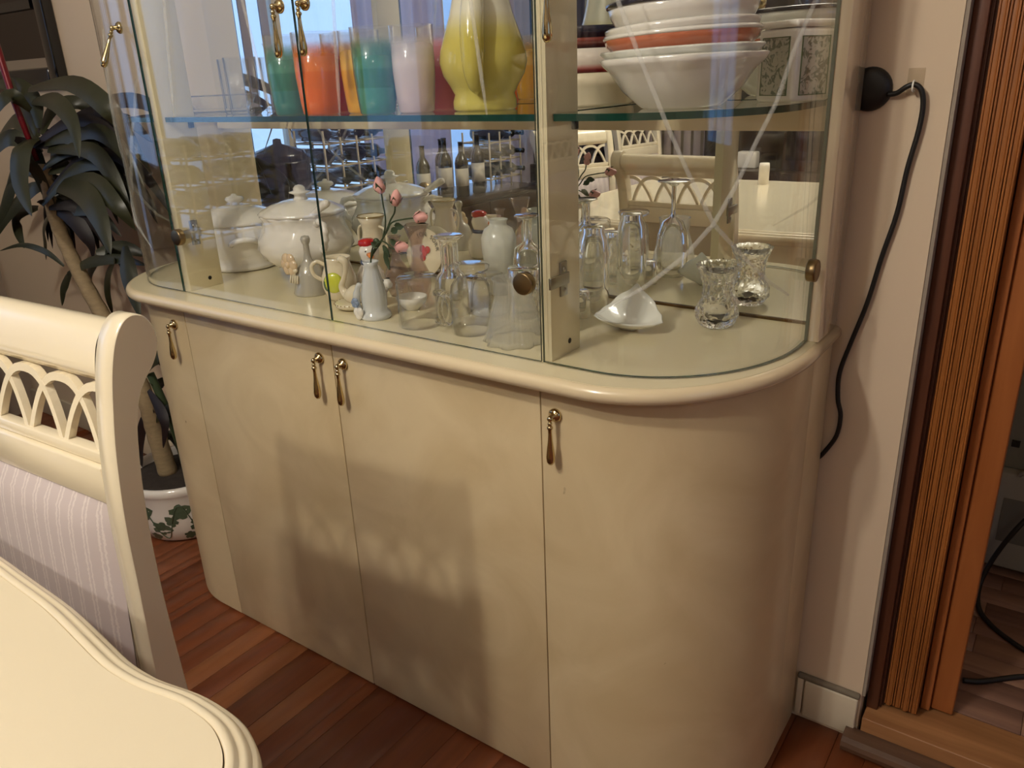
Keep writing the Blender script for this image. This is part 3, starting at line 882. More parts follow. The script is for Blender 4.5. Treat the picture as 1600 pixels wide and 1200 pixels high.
MB().lathe([(r, z * k) for r, z in cap([(0.017, 0.171), (0.012, 0.177), (0.0125, 0.183), (0.022, 0.187), (0.0225, 0.189), (0.013, 0.191), (0.0125, 0.197), (0.008, 0.202), (0, 0.204)])], 20).build('knob', 'porcelain', ld)
for a in (-22, 158):
    p = smooth_path([(0.078, 0, 0.122), (0.100, 0, 0.130), (0.126, 0, 0.124), (0.130, 0, 0.108), (0.121, 0, 0.088), (0.108, 0, 0.075), (0.094, 0, 0.068)], 5)
    c_, s_ = math.cos(R(a)), math.sin(R(a))
    rd = [0.0066 + 0.0012 * math.sin(i * 1.5) for i in range(len(p))]
    MB().sweep([(x * c_, x * s_, z) for x, y, z in p], rd, 10).build('twisted_handle', 'porcelain', t)
ladl = MB().sweep([(0.020, -0.022, 0.030), (0.050, -0.030, 0.120), (0.070, -0.034, 0.140), (0.102, -0.038, 0.158), (0.122, -0.040, 0.168), (0.130, -0.041, 0.170)], [0.006, 0.006, 0.0065, 0.0075, 0.0088, 0.006], 12)
ladl.ball((0.018, -0.022, 0.032), 0.022, 0, 16, 10, (1, 1, 0.6))
lo = ladl.build('soup_ladle', 'porcelain', None, (-0.757, 0.235, ZL))
tag(lo, 'white porcelain ladle resting in the swirl-ribbed tureen', 'ladle')

t = thing('porcelain_bell', 'grey lustre hand bell with a cream rose and ribbon on its waist', 'bell', (-0.636, 0.133, ZL))
MB().lathe(cap([(0, 0), (0.034, 0), (0.0355, 0.003), (0.031, 0.018), (0.0275, 0.040), (0.0225, 0.054), (0.013, 0.062), (0.0085, 0.068), (0.0062, 0.080), (0.0058, 0.098), (0.0085, 0.103), (0.0095, 0.109), (0.0075, 0.114), (0, 0.116)]), 32, mod=lambda a, z: 1 + 0.006 * math.sin(20 * a)).build('bell_body', 'lustre', t)
fm = MB()
for q in range(6):
    a = q * PI / 3
    fm.ball((-0.022 + 0.012 * math.cos(a), -0.030, 0.062 + 0.012 * math.sin(a)), 0.0115, 0, 10, 8, (1, 0.5, 1))
fm.ball((-0.020, -0.033, 0.062), 0.007, 0, 10, 8)
fm.build('flower', 'peach', t)
rb = MB()
for dx, dz, r_ in ((0.0, 0.045, 0.007), (0.006, 0.052, 0.008), (-0.012, 0.047, 0.007), (0.008, 0.066, 0.006)):
    rb.ball((-0.014 + dx, -0.030, dz), r_, 0, 10, 6, (1.2, 0.5, 0.7))
for q in range(4):
    rb.sweep([(-0.018 + q * 0.006, -0.031, 0.042), (-0.020 + q * 0.007, -0.034, 0.026)], 0.0022, 6)
rb.build('ribbon', 'creamware', t)

t = thing('cream_jug', 'small white jug with a painted lime, behind the swan figurine', 'jug', (-0.546, 0.128, ZL), R(30))
t.scale = (1.1, 1.1, 1.08)
MB().lathe(cap([(0, 0), (0.018, 0), (0.024, 0.006), (0.030, 0.026), (0.030, 0.042), (0.023, 0.062), (0.021, 0.070), (0.024, 0.077), (0.0225, 0.077), (0.0195, 0.070), (0.021, 0.062), (0.027, 0.042), (0.026, 0.02), (0, 0.010)]), 28).build('body', 'creamware', t)
MB().sweep(smooth_path([(-0.021, -0.002, 0.062), (-0.034, -0.006, 0.070), (-0.044, -0.008, 0.062), (-0.042, -0.006, 0.046), (-0.030, -0.002, 0.036)], 5), 0.0036, 8).build('handle', 'creamware', t)
lm = MB().ball((-0.002, -0.0262, 0.036), 0.0175, 0, 14, 10, (1, 0.35, 1.05)).build('painted_lime', 'lime', t)
MB().ball((-0.014, -0.0265, 0.034), 0.010, 0, 10, 8, (0.6, 0.35, 1.3)).build('painted_leaf', 'green', t)

t = thing('swan_figurine', 'white swan figurine on a gold-dotted oval base', 'figurine', (-0.476, 0.092, ZL))
MB().lathe(cap([(0, 0), (0.022, 0), (0.032, 0.006), (0.034, 0.012), (0.030, 0.013), (0, 0.012)]), 28).build('base', 'creamware', t)
gd = MB()
for q in range(26):
    a = 2 * PI * q / 26
    gd.ball((0.034 * math.cos(a), 0.034 * math.sin(a), 0.0118), 0.0013, 0, 6, 4)
gd.build('gold_rim', 'gold', t)['kind'] = 'stuff'
MB().sweep(smooth_path([(0.030, 0.004, 0.050), (0.022, 0.002, 0.034), (0.006, 0, 0.026), (-0.012, -0.002, 0.026), (-0.020, -0.004, 0.040), (-0.010, -0.006, 0.056), (0.000, -0.008, 0.074), (0.002, -0.010, 0.088), (-0.006, -0.012, 0.094), (-0.013, -0.013, 0.088)], 5),
           [0.002, 0.0055, 0.009, 0.012, 0.0145, 0.016, 0.017, 0.0175, 0.018, 0.018, 0.0175, 0.0165, 0.015, 0.0135, 0.0115, 0.0095, 0.0085, 0.0078, 0.0072, 0.0068, 0.0064, 0.006, 0.0056, 0.0054, 0.0052, 0.005, 0.005, 0.005, 0.0049, 0.0048, 0.0048, 0.005, 0.0054, 0.0058, 0.0062, 0.0066, 0.007, 0.0072, 0.0072, 0.007, 0.0068, 0.006, 0.005, 0.0042, 0.0034, 0.002], 14).build('swan_body', 'creamware', t)

t = thing('goose_figurine', 'white goose figurine in a red hat and blue collar', 'figurine', (-0.528, 0.194, ZL))
t.scale = (1.22, 1.22, 1.14)
MB().sweep([(0, 0, 0), (0, 0, 0.004), (0, 0, 0.02), (0, 0, 0.035), (0, 0, 0.046), (0, 0, 0.052), (0.001, 0, 0.058), (0.002, 0, 0.066), (0.002, 0, 0.074), (0.001, 0, 0.082), (0, 0, 0.087)],
           [0.017, 0.021, 0.024, 0.022, 0.016, 0.012, 0.0125, 0.0155, 0.0165, 0.0135, 0.005], 18).build('body', 'porcelain', t)
MB().lathe(cap([(0, 0.083), (0.0125, 0.082), (0.0145, 0.085), (0.0135, 0.091), (0.0085, 0.094), (0, 0.095)]), 16, mod=lambda a, z: 1 + 0.08 * math.sin(5 * a)).build('hat', 'red', t)
MB().sweep([(0.013, -0.009, 0.070), (0.021, -0.014, 0.067), (0.026, -0.017, 0.066)], [0.006, 0.0042, 0.0006], 10, 0, True, 0.7).build('beak', 'orange', t)
MB().ball((0.0085, -0.0135, 0.075), 0.0018, 0, 8, 6).ball((0.0165, 0.0, 0.075), 0.0018, 0, 8, 6).build('eyes', 'black', t)['kind'] = 'stuff'
MB().lathe([(0.0128, 0.050), (0.0143, 0.052), (0.0143, 0.056), (0.0130, 0.058)], 18, close=True).build('collar', 'blue', t)
MB().ball((0.009, -0.014, 0.048), 0.005, 0, 8, 6, (1.4, 0.7, 1)).ball((0.014, -0.010, 0.044), 0.0045, 0, 8, 6, (0.8, 0.7, 1.6)).build('bow', 'red', t)

t = thing('bud_vase', 'slim pale blue ribbed bud vase holding the artificial roses', 'vase', (-0.394, 0.068, ZL))
MB().lathe(cap([(0, 0), (0.027, 0), (0.0285, 0.004), (0.0265, 0.010), (0.0215, 0.015), (0.0225, 0.030), (0.022, 0.045), (0.018, 0.066), (0.0125, 0.086), (0.0115, 0.094), (0.0145, 0.101), (0.0135, 0.1012), (0.0100, 0.094), (0.0105, 0.07), (0, 0.05)]), 48, mod=lambda a, z: 1 + (0.022 * math.sin(16 * a) if 0.016 < z < 0.09 else 0)).build('body', 'bluewhite', t)
MB().sweep(smooth_path([(-0.016, -0.020, 0.010), (-0.022, -0.022, 0.030), (-0.019, -0.020, 0.052), (-0.013, -0.018, 0.064)], 4), [0.006] * 4 + [0.0065] * 4 + [0.005] * 4 + [0.003], 10).build('swan_neck', 'bluewhite', t)
fb = MB()
for q in range(6):
    fb.ball((-0.020 + 0.005 * math.cos(q), -0.0275, 0.030 + 0.005 * math.sin(q)), 0.0048, 0, 8, 6, (1, 0.6, 1))
fb.build('blue_flower', pbr('dusty_blue_petal', srgb(134, 150, 176), 0.3), t)
MB().ball((-0.0165, -0.0285, 0.0145), 0.0085, 0, 12, 8, (0.9, 0.5, 1)).ball((-0.0085, -0.0290, 0.0155), 0.0085, 0, 12, 8, (0.9, 0.5, 1)).ball((-0.0125, -0.029, 0.009), 0.0080, 0, 12, 8, (1, 0.5, 1)).build('heart', 'porcelain', t)

t = thing('artificial_rose', 'sprig of pink artificial rosebuds on green stems standing in the bud vase', 'flower', (-0.394, 0.068, ZL))
o_ = Vector((-0.394, 0.068, ZL))
stems = [[(-0.367, 0.062, 0.907), (-0.354, 0.062, 0.943), (-0.342, 0.062, 0.976), (-0.344, 0.062, 1.004), (-0.345, 0.062, 1.019)],
         [(-0.368, 0.065, 0.908), (-0.352, 0.065, 0.948), (-0.334, 0.065, 0.976), (-0.323, 0.065, 0.989), (-0.320, 0.065, 1.000)],
         [(-0.361, 0.060, 0.910), (-0.342, 0.060, 0.955), (-0.326, 0.060, 0.974), (-0.300, 0.060, 0.981), (-0.275, 0.060, 0.985)],
         [(-0.361, 0.055, 0.911), (-0.358, 0.055, 0.938), (-0.343, 0.055, 0.942), (-0.325, 0.055, 0.932), (-0.318, 0.055, 0.934)],
         [(-0.371, 0.062, 0.908), (-0.377, 0.062, 0.930), (-0.368, 0.062, 0.938)]]
dirs = [(-0.25, 0, 1), (0.25, 0, 1), (1, 0, 0.12), (1, 0, 0.15), None]
for s_i, st in enumerate(stems):
    st = [(-0.394 + (x + 0.394) * (0.25 if i_ == 0 else 1) * 1.0, y if i_ else 0.068, z if i_ else 0.86) for i_, (x, y, z) in enumerate([(-0.385, 0.068, 0.86)] + [p for p in st[1:]])] if False else [(-0.3925, 0.068, 0.862), (-0.3905, 0.0665, 0.905)] + st[1:]
    MB().sweep([Vector(p) - o_ for p in smooth_path(st, 4)], 0.0014, 6).build('stem', 'stem', t)
    if dirs[s_i] is None:
        MB().ball(Vector(st[-1]) - o_, 0.007, 0, 10, 8, (1, 0.6, 1)).build('closed_bud', 'stem', t)
        continue
    dd = Vector(dirs[s_i]).normalized()
    e_ = Vector(st[-1]) - o_
    q_ = dd.to_track_quat('Z', 'Y').to_matrix()
    bd = MB()
    bd.lathe(cap([(0, 0), (0.005, 0.002), (0.0086, 0.008), (0.0092, 0.013), (0.0078, 0.019), (0.0048, 0.025), (0.0015, 0.0285), (0, 0.029)]), 27, mod=lambda a, z: 1 + 0.15 * math.sin(3 * a + z * 260))
    bd.v = [tuple(q_ @ Vector(v) + e_) for v in bd.v]
    bo = bd.build('rosebud', 'pink', t)
    sp = MB()
    for q in range(4):
        a = q * PI / 2 + 0.4
        sp.add([tuple(q_ @ Vector(v) + e_) for v in ((0, 0, -0.001), (0.0098 * math.cos(a - 0.7), 0.0098 * math.sin(a - 0.7), 0.007), (0.0125 * math.cos(a), 0.0125 * math.sin(a), 0.020), (0.0098 * math.cos(a + 0.7), 0.0098 * math.sin(a + 0.7), 0.007))], [(0, 1, 2, 3)])
    sp.build('sepals', 'stem', bo)
for (x, y, z, ang, ln) in ((-0.330, 0.062, 0.957, 0.6, 0.02), (-0.335, 0.062, 0.945, -0.4, 0.022), (-0.350, 0.060, 0.935, -0.9, 0.02), (-0.346, 0.058, 0.925, -1.3, 0.028), (-0.362, 0.058, 0.93, 2.4, 0.018), (-0.322, 0.062, 0.968, 0.2, 0.022)):
    v = [(0, 0, 0)]
    L_ = MB()
    dx, dz = math.cos(ang), math.sin(ang)
    pts = []
    for u_ in (0, 0.3, 0.6, 1.0):
        wd = 0.0065 * math.sin(PI * min(1, u_ * 0.9 + 0.08))
        cx_, cz_ = x + dx * ln * u_, z + dz * ln * u_ - 0.004 * u_ * u_
        pts += [(cx_ - dz * wd, y - 0.002, cz_ + dx * wd), (cx_, y + 0.001, cz_), (cx_ + dz * wd, y - 0.002, cz_ - dx * wd)]
    pts = [Vector(p) - o_ for p in pts]
    L_.add(pts, [(3 * i, 3 * i + 1, 3 * i + 4, 3 * i + 3) for i in range(3)] + [(3 * i + 1, 3 * i + 2, 3 * i + 5, 3 * i + 4) for i in range(3)])
    L_.build('leaf', 'stem', t)

t = thing('two_handled_vase', 'beige vase with a flared gold rim behind the goose', 'vase', (-0.577, 0.258, ZL))
MB().lathe(cap([(0, 0), (0.022, 0), (0.023, 0.006), (0.017, 0.014), (0.028, 0.040), (0.030, 0.062), (0.024, 0.085), (0.0195, 0.105), (0.021, 0.122), (0.0285, 0.138), (0.027, 0.138), (0.019, 0.122), (0.0175, 0.105), (0, 0.09)]), 30).build('body', 'creamware', t)
MB().lathe([(0.0284, 0.1365), (0.0292, 0.138), (0.0282, 0.1396), (0.0268, 0.1384)], 30, close=True).build('gold_rim', 'gold', t)
for s in (-1, 1):
    MB().sweep(smooth_path([(s * 0.021, 0, 0.118), (s * 0.036, 0, 0.112), (s * 0.040, 0, 0.088), (s * 0.030, 0, 0.060)], 5), 0.0030, 8).build('handle', 'creamware', t)

t = thing('souvenir_plate', 'small cream plate with lettering standing against the mirror behind the glass vases', 'plate', (-0.520, 0.348, ZL))
tl = Matrix.Rotation(R(-10), 4, 'X')
pl_ = MB().lathe(cap([(0, -0.004), (0.030, -0.004), (0.050, -0.0005), (0.0505, 0.001), (0.049, 0.002), (0.031, -0.001), (0, -0.001)]), 36)
rot_ = Matrix.Rotation(R(100 - 20), 4, 'X')
pl_.v = [tuple((Matrix.Translation((0, 0, 0.0502)) @ Matrix.Rotation(R(80), 4, 'X')) @ Vector(v)) for v in pl_.v]
po = pl_.build('plate_body', 'creamware', t)
cc = MB()
for q, (a, r_) in enumerate(((90, 0.0), (40, 0.010), (130, 0.010), (250, 0.011))):
    cc.ball((r_ * math.cos(R(a)), r_ * math.sin(R(a)), 0.0005), 0.008, 0, 10, 6, (1, 1, 0.15))
cc.v = [tuple((Matrix.Translation((0, 0, 0.0502)) @ Matrix.Rotation(R(80), 4, 'X')) @ Vector(v)) for v in cc.v]
cc.build('painted_rose', 'red', t)
for q, ch in enumerate('ION SORR'):
    if ch == ' ':
        continue
    cu_ = bpy.data.curves.new('letter', 'FONT'); cu_.body = ch; cu_.size = 0.0125; cu_.align_x = 'CENTER'; cu_.extrude = 0.0002
    tmp = bpy.data.objects.new('letter_outline', cu_)
    me_ = bpy.data.meshes.new_from_object(tmp); bpy.data.objects.remove(tmp)
    lo = bpy.data.objects.new('letter', me_); C.objects.link(lo); lo.parent = po
    me_.materials.clear(); me_.materials.append(MAT['black'])
    a = R(118 - q * 14.5)
    lo.matrix_local = Matrix.Translation((0, 0, 0.0502)) @ Matrix.Rotation(R(80), 4, 'X') @ Matrix.Translation((0.0345 * math.cos(a), 0.0345 * math.sin(a), 0.0028)) @ Matrix.Rotation(a - PI / 2, 4, 'Z') @ Matrix.Rotation(R(5), 4, 'X')

t = thing('cow_figurine', 'tiny black and white cow figurine between the bud vase and the glass bottle vases', 'figurine', (-0.445, 0.128, ZL))
MB().sweep([(-0.022, 0, 0.030), (-0.020, 0, 0.032), (-0.008, 0, 0.031), (0.008, 0, 0.032), (0.016, 0, 0.036), (0.021, 0, 0.046), (0.027, 0, 0.046), (0.034, 0, 0.041), (0.036, 0, 0.040)], [0.004, 0.0125, 0.014, 0.013, 0.010, 0.0085, 0.0085, 0.006, 0.003], 14).build('body', 'porcelain', t)
for sx in (-0.015, 0.010):
    for sy in (-0.007, 0.007):
        MB().sweep([(sx, sy, 0), (sx, sy, 0.012), (sx, sy, 0.028)], [0.0042, 0.0038, 0.006], 8).build('leg', 'porcelain', t)
MB().ball((-0.010, -0.010, 0.034), 0.0085, 0, 10, 8, (1.2, 0.6, 0.9)).ball((0.021, -0.006, 0.048), 0.005, 0, 8, 6).ball((0.004, 0.002, 0.043), 0.006, 0, 8, 6, (1.3, 1, 0.5)).build('black_patches', 'black', t)
for s in (-1, 1):
    MB().ball((0.019, s * 0.010, 0.051), 0.004, 0, 8, 6, (0.6, 1.3, 0.6)).build('ear', 'black', t)

t = thing('condiment_bowl', 'tiny white porcelain bowl beside the blue ribbed bud vase', 'bowl', (-0.372, 0.140, ZL))
MB().lathe(cap([(0, 0), (0.014, 0), (0.015, 0.003), (0.026, 0.013), (0.029, 0.024), (0.0275, 0.0245), (0.024, 0.014), (0.012, 0.006), (0, 0.006)]), 28).build('body', 'porcelain', t)

t = thing('ginger_jar', 'frosted white glass ginger jar standing at the mirror in the middle', 'jar', (-0.292, 0.306, ZL))
MB().lathe(cap([(0, 0), (0.022, 0), (0.024, 0.004), (0.027, 0.04), (0.033, 0.085), (0.0335, 0.108), (0.027, 0.124), (0.0165, 0.131), (0.0160, 0.137), (0.0190, 0.142), (0.0178, 0.1425), (0.0145, 0.137), (0.0145, 0.131), (0, 0.12)]), 34).build('body', pbr('frosted_white_jar_glass', srgb(206, 206, 194), 0.3, 0, 0.3, 0.02), t)

# ------------------------------------------------------------------ clear glassware
GG = 'clear glassware on the lower shelf'
def glass(name, label, cat, loc, outer, inner, mat='glassware', n=40, mod=None, rz=0.0, part='bowl', group=GG):
    t = thing(name, label, cat, loc, rz, group)
    MB().lathe(cap(outer + inner[::-1]), n, mod=mod).build(part, mat, t)
    return t
# upside-down mug, double-ringed at its foot
def ughandle(t, x, z0, z1, a=0.0, r=0.0055, out=0.032):
    c_, s_ = math.cos(a), math.sin(a)
    p = smooth_path([(x, 0, z0), (x + out * 0.7, 0, z0 - 0.001), (x + out, 0, z0 + (z1 - z0) * 0.3), (x + out * 0.95, 0, z0 + (z1 - z0) * 0.7), (x + out * 0.6, 0, z1 + 0.002), (x, 0, z1)], 5)
    MB().sweep([(q.x * c_, q.x * s_, q.z) for q in p], r, 10).build('handle', 'glassware', t)
t = glass('glass_mug', 'upside-down clear glass mug right of the bud vase, foremost of the glasses', 'mug', (-0.294, 0.074, ZL),
          [(0, 0.086), (0.030, 0.086), (0.0345, 0.083), (0.0365, 0.077), (0.0350, 0.0735), (0.0368, 0.070), (0.0368, 0.066), (0.0360, 0.062), (0.0362, 0)],
          [(0, 0.0815), (0.0290, 0.0810), (0.0325, 0.0785), (0.0340, 0.0760), (0.0338, 0.0735), (0.0346, 0.0700), (0.0346, 0.0660), (0.0343, 0.0620), (0.0345, 0)], n=56, mat='thin')
ughandle(t, 0.0355, 0.012, 0.058, R(5), 0.0056, 0.030)
t = glass('glass_mug', 'upside-down footed glass mug between the double-ringed mug and the ruffled shade', 'mug', (-0.190, 0.086, ZL),
          [(0, 0.112), (0.030, 0.112), (0.0335, 0.109), (0.031, 0.103), (0.020, 0.098), (0.0215, 0.092), (0.031, 0.078), (0.0335, 0.060), (0.034, 0)],
          [(0, 0.0915), (0.0180, 0.0910), (0.0200, 0.0900), (0.0294, 0.0770), (0.0318, 0.0595), (0.0323, 0)], n=56, mat='thin', mod=lambda a, z: 1 + 0.006 * math.sin(18 * a))
ughandle(t, 0.0328, 0.014, 0.060, R(205), 0.0048, 0.020)
rf = lambda a, z: 1 + 0.075 * math.sin(9 * a) * max(0.0, 1 - z / 0.016) + 0.016 * math.sin(36 * a) * (1 if z < 0.072 else 0.2)
t = thing('lamp_shade', 'clear ribbed glass lamp shade with a ruffled edge at the middle divider', 'lamp shade', (-0.098, 0.078, ZL), 0, GG)
MB().lathe([(0.0475, 0), (0.0440, 0.012), (0.0405, 0.030), (0.0355, 0.052), (0.0310, 0.066), (0.0290, 0.073), (0.0315, 0.079), (0.0315, 0.098), (0.0330, 0.101),
            (0.0308, 0.101), (0.0290, 0.098), (0.0288, 0.080), (0.0265, 0.073), (0.0285, 0.064), (0.0330, 0.050), (0.0380, 0.030), (0.0415, 0.012), (0.0450, 0)], 180, close=True, mod=rf).build('shade', 'ribbed', t)
GOB = ([(0, 0.140), (0.024, 0.140), (0.0265, 0.138), (0.022, 0.135), (0.016, 0.131), (0.0155, 0.120), (0.0150, 0.090), (0.0165, 0.078), (0.024, 0.070), (0.029, 0.050), (0.030, 0)],
       [(0, 0.0685), (0.018, 0.0680), (0.0227, 0.0680), (0.0273, 0.0495), (0.0283, 0)])
glass('glass_goblet', 'upside-down thick-stemmed glass goblet behind the two mugs', 'goblet', (-0.285, 0.152, ZL), *GOB, mod=lambda a, z: 1 + 0.02 * math.sin(10 * a))
glass('glass_goblet', 'upside-down slim-stemmed glass goblet standing just left of the divider near the mirror', 'goblet', (-0.200, 0.270, ZL),
      [(0, 0.162), (0.021, 0.162), (0.0235, 0.160), (0.012, 0.156), (0.0080, 0.152), (0.0076, 0.118), (0.011, 0.112), (0.024, 0.104), (0.0275, 0.085), (0.0288, 0.04), (0.0285, 0)],
      [(0, 0.1055), (0.0095, 0.105), (0.0222, 0.1005), (0.0256, 0.084), (0.0270, 0.04), (0.0268, 0)])
glass('wine_glass', 'tall upside-down wine glass half hidden behind the divider', 'wine glass', (-0.066, 0.158, ZL),
      [(0, 0.188), (0.031, 0.1875), (0.032, 0.186), (0.012, 0.182), (0.0045, 0.176), (0.0042, 0.125), (0.007, 0.116), (0.020, 0.108), (0.030, 0.082), (0.0335, 0.052), (0.0318, 0.015), (0.030, 0)],
      [(0, 0.111), (0.018, 0.104), (0.0282, 0.080), (0.0318, 0.052), (0.030, 0.015), (0.0285, 0)])
glass('dessert_bowl', 'upside-down shallow glass dessert bowl behind the footed mug', 'bowl', (-0.232, 0.192, ZL),
      [(0, 0.070), (0.024, 0.070), (0.026, 0.066), (0.030, 0.058), (0.035, 0.030), (0.036, 0)], [(0, 0.060), (0.022, 0.059), (0.028, 0.053), (0.0325, 0.030), (0.0338, 0)], 'thin')
def fine(prof, m_):
    out = [prof[0]]
    for (r0, z0_), (r1, z1_) in zip(prof, prof[1:]):
        k_ = max(1, int(abs(z1_ - z0_) / m_))
        out += [(r0 + (r1 - r0) * q / k_, z0_ + (z1_ - z0_) * q / k_) for q in range(1, k_ + 1)]
    return out
dia = lambda a, z: 1 + (0.030 * max(abs(math.sin(9 * a + z * 190)), abs(math.sin(9 * a - z * 190))) - 0.02 if 0.012 < z < 0.062 else 0)
glass('glass_tumbler', 'upside-down diamond-cut glass tumbler behind the ruffled lamp shade', 'tumbler', (-0.152, 0.187, ZL),
      [(0, 0.090), (0.027, 0.090), (0.0285, 0.088)] + fine([(0.0285, 0.064), (0.0295, 0.010)], 0.003) + [(0.0298, 0)], [(0, 0.078), (0.0255, 0.0775), (0.0265, 0.064), (0.0272, 0.010), (0.0278, 0)], n=108, mat='glassware', mod=dia)
glass('glass_tumbler', 'upside-down diamond-cut glass tumbler hidden behind the divider near the mirror', 'tumbler', (-0.140, 0.256, ZL),
      [(0, 0.102), (0.0255, 0.102), (0.027, 0.100)] + fine([(0.0272, 0.064), (0.0282, 0.010)], 0.003) + [(0.0285, 0)], [(0, 0.089), (0.0242, 0.0885), (0.0252, 0.064), (0.0258, 0.010), (0.0265, 0)], n=108, mat='glassware', mod=dia)
glass('glass_tumbler', 'tall upside-down barrel glass right of the divider, close to the mirror', 'tumbler', (-0.084, 0.300, ZL),
      [(0, 0.146), (0.018, 0.146), (0.020, 0.142), (0.0195, 0.136), (0.025, 0.122), (0.0285, 0.09), (0.0285, 0.04), (0.027, 0)], [(0, 0.128), (0.017, 0.1275), (0.0232, 0.1195), (0.0266, 0.089), (0.0266, 0.04), (0.0253, 0)])
glass('shot_glass', 'small upside-down shot glass right of the divider', 'shot glass', (-0.076, 0.243, ZL),
      [(0, 0.046), (0.0135, 0.046), (0.0155, 0.044), (0.0165, 0.03), (0.0175, 0)], [(0, 0.038), (0.0125, 0.0375), (0.0148, 0.030), (0.0160, 0)])
fl3 = lambda a, z: 1 + 0.16 * math.sin(3 * a) * max(0.0, (z - 0.095) / 0.045)
glass('bottle_vase', 'clear glass bottle vase with a slim neck behind the cow figurine', 'vase', (-0.462, 0.202, ZL),
      [(0, 0), (0.016, 0), (0.017, 0.004), (0.024, 0.022), (0.0255, 0.036), (0.021, 0.052), (0.0095, 0.070), (0.0075, 0.085), (0.0085, 0.108), (0.013, 0.116)],
      [(0, 0.010), (0.016, 0.016), (0.0235, 0.036), (0.019, 0.050), (0.0075, 0.069), (0.0056, 0.085), (0.0066, 0.108), (0.012, 0.1165)], 'smoke')
glass('bottle_vase', 'pink lustre glass vase with a pulled three-point rim beside the slim-necked one', 'vase', (-0.405, 0.200, ZL),
      [(0, 0), (0.014, 0), (0.015, 0.004), (0.022, 0.020), (0.0235, 0.036), (0.020, 0.052), (0.0115, 0.072), (0.0095, 0.090), (0.012, 0.112), (0.022, 0.142)],
      [(0, 0.010), (0.014, 0.014), (0.0215, 0.036), (0.018, 0.050), (0.0095, 0.071), (0.0076, 0.090), (0.0102, 0.112), (0.0205, 0.1425)], 'smoke', 48, fl3)
hob = lambda a, z: 1 + 0.05 * math.sin(11 * a + (PI if int(z / 0.012) % 2 else 0)) * math.sin(PI * (z % 0.012) / 0.012) + (0.03 * math.sin(14 * a) if z > 0.095 else 0)
op = [(0.020, 0), (0.026, 0.003), (0.033, 0.014), (0.0345, 0.024), (0.031, 0.036), (0.0245, 0.044), (0.0235, 0.056), (0.0245, 0.072), (0.028, 0.086), (0.0335, 0.097), (0.0345, 0.102)]
op2 = [(0, 0)]
for i in range(len(op) - 1):
    for q in range(3):
        t_ = q / 3
        op2.append((op[i][0] + (op[i + 1][0] - op[i][0]) * t_, op[i][1] + (op[i + 1][1] - op[i][1]) * t_))
op2.append(op[-1])
glass('crystal_vase', 'cut crystal vase with a flared rim, alone near the right glass', 'vase', (0.146, 0.298, ZL), op2,
      [(0, 0.012), (0.018, 0.014), (0.026, 0.024), (0.024, 0.036), (0.0185, 0.046), (0.0185, 0.070), (0.022, 0.086), (0.0300, 0.1025)], 'cut', 44, hob)

# milk glass shell dish
t = thing('shell_dish', 'white milk glass shell-shaped dish in front of the mirror on the right', 'dish', (0.032, 0.212, ZL))
vs = []; fs = []
NA, NR = 64, 8
for lay in (0, 1):
    for i in range(NR + 1):
        rho = i / NR
        for k_ in range(NA):
            a = 2 * PI * k_ / NA
            back = max(0.0, math.sin(a)) ** 1.5
            rib = 1 + 0.02 * rho * math.cos(16 * a) * (1 if math.sin(a) > -0.2 else 0.3)
            ex = 0.060 * rho * math.cos(a) * rib * (1 - 0.3 * back * rho)
            ey = (0.036 - 0.006 * back) * rho * math.sin(a) * rib
            z = 0.003 + rho ** 2.2 * (0.017 + (0.047 + 0.003 * math.sin(9 * a)) * back * (1 - 0.25 * abs(math.cos(a)))) + (0.003 if lay else 0) * (1 if rho < 0.98 else 0.3)
            if lay and rho > 0.9:
                ex *= 0.97; ey *= 0.97
            vs.append((ex, ey, z if rho > 0.35 or lay else z - 0.003))
n1 = (NR + 1) * NA
for i in range(NR):
    for k_ in range(NA):
        q = (k_ + 1) % NA
        fs.append((i * NA + q, i * NA + k_, (i + 1) * NA + k_, (i + 1) * NA + q))
        fs.append((n1 + i * NA + k_, n1 + i * NA + q, n1 + (i + 1) * NA + q, n1 + (i + 1) * NA + k_))
for k_ in range(NA):
    q = (k_ + 1) % NA
    fs.append((NR * NA + q, NR * NA + k_, n1 + NR * NA + k_, n1 + NR * NA + q))
MB().add(vs, fs).build('shell', 'milk', t)

# ------------------------------------------------------------------ upper shelf
t = thing('pitcher', 'big yellow glazed pitcher fading to white at its neck', 'pitcher', (-0.206, 0.172, ZS))
PH = 0.30
pm = height_ramp('yellow_to_white_glaze', [(0.0, srgb(212, 200, 112)), (0.34, srgb(204, 190, 92)), (0.39, srgb(212, 202, 128)), (0.47, srgb(232, 228, 208)), (1.0, srgb(236, 232, 220))], PH, 0.12, 0.6)
bo = MB().lathe(cap([(0, 0), (0.047, 0), (0.0505, 0.003), (0.0505, 0.014), (0.0475, 0.024), (0.054, 0.036), (0.064, 0.052), (0.0685, 0.070), (0.0665, 0.088), (0.0585, 0.112), (0.0490, 0.138), (0.0420, 0.165), (0.0360, 0.205), (0.034, 0.245), (0.036, 0.275), (0.043, 0.298), (0.041, 0.298), (0.033, 0.27), (0.030, 0.245), (0, 0.20)]), 44).build('body', pm, t)
hp = smooth_path([(0, -0.036, 0.160), (0, -0.046, 0.164), (0, -0.058, 0.155), (0, -0.070, 0.125), (0, -0.0775, 0.090), (0, -0.0765, 0.060), (0, -0.068, 0.040), (0, -0.056, 0.032)], 6)
_ca, _sa = math.cos(R(26)), math.sin(R(26))
hp = [Vector((p.x * _ca - p.y * _sa, p.x * _sa + p.y * _ca, p.z)) for p in hp]
rd = [0.0085 + 0.0095 * math.sin(PI * min(1, i / len(hp) * 1.05)) for i in range(len(hp))]
MB().sweep(hp, rd, 14).build('handle', pm, t)

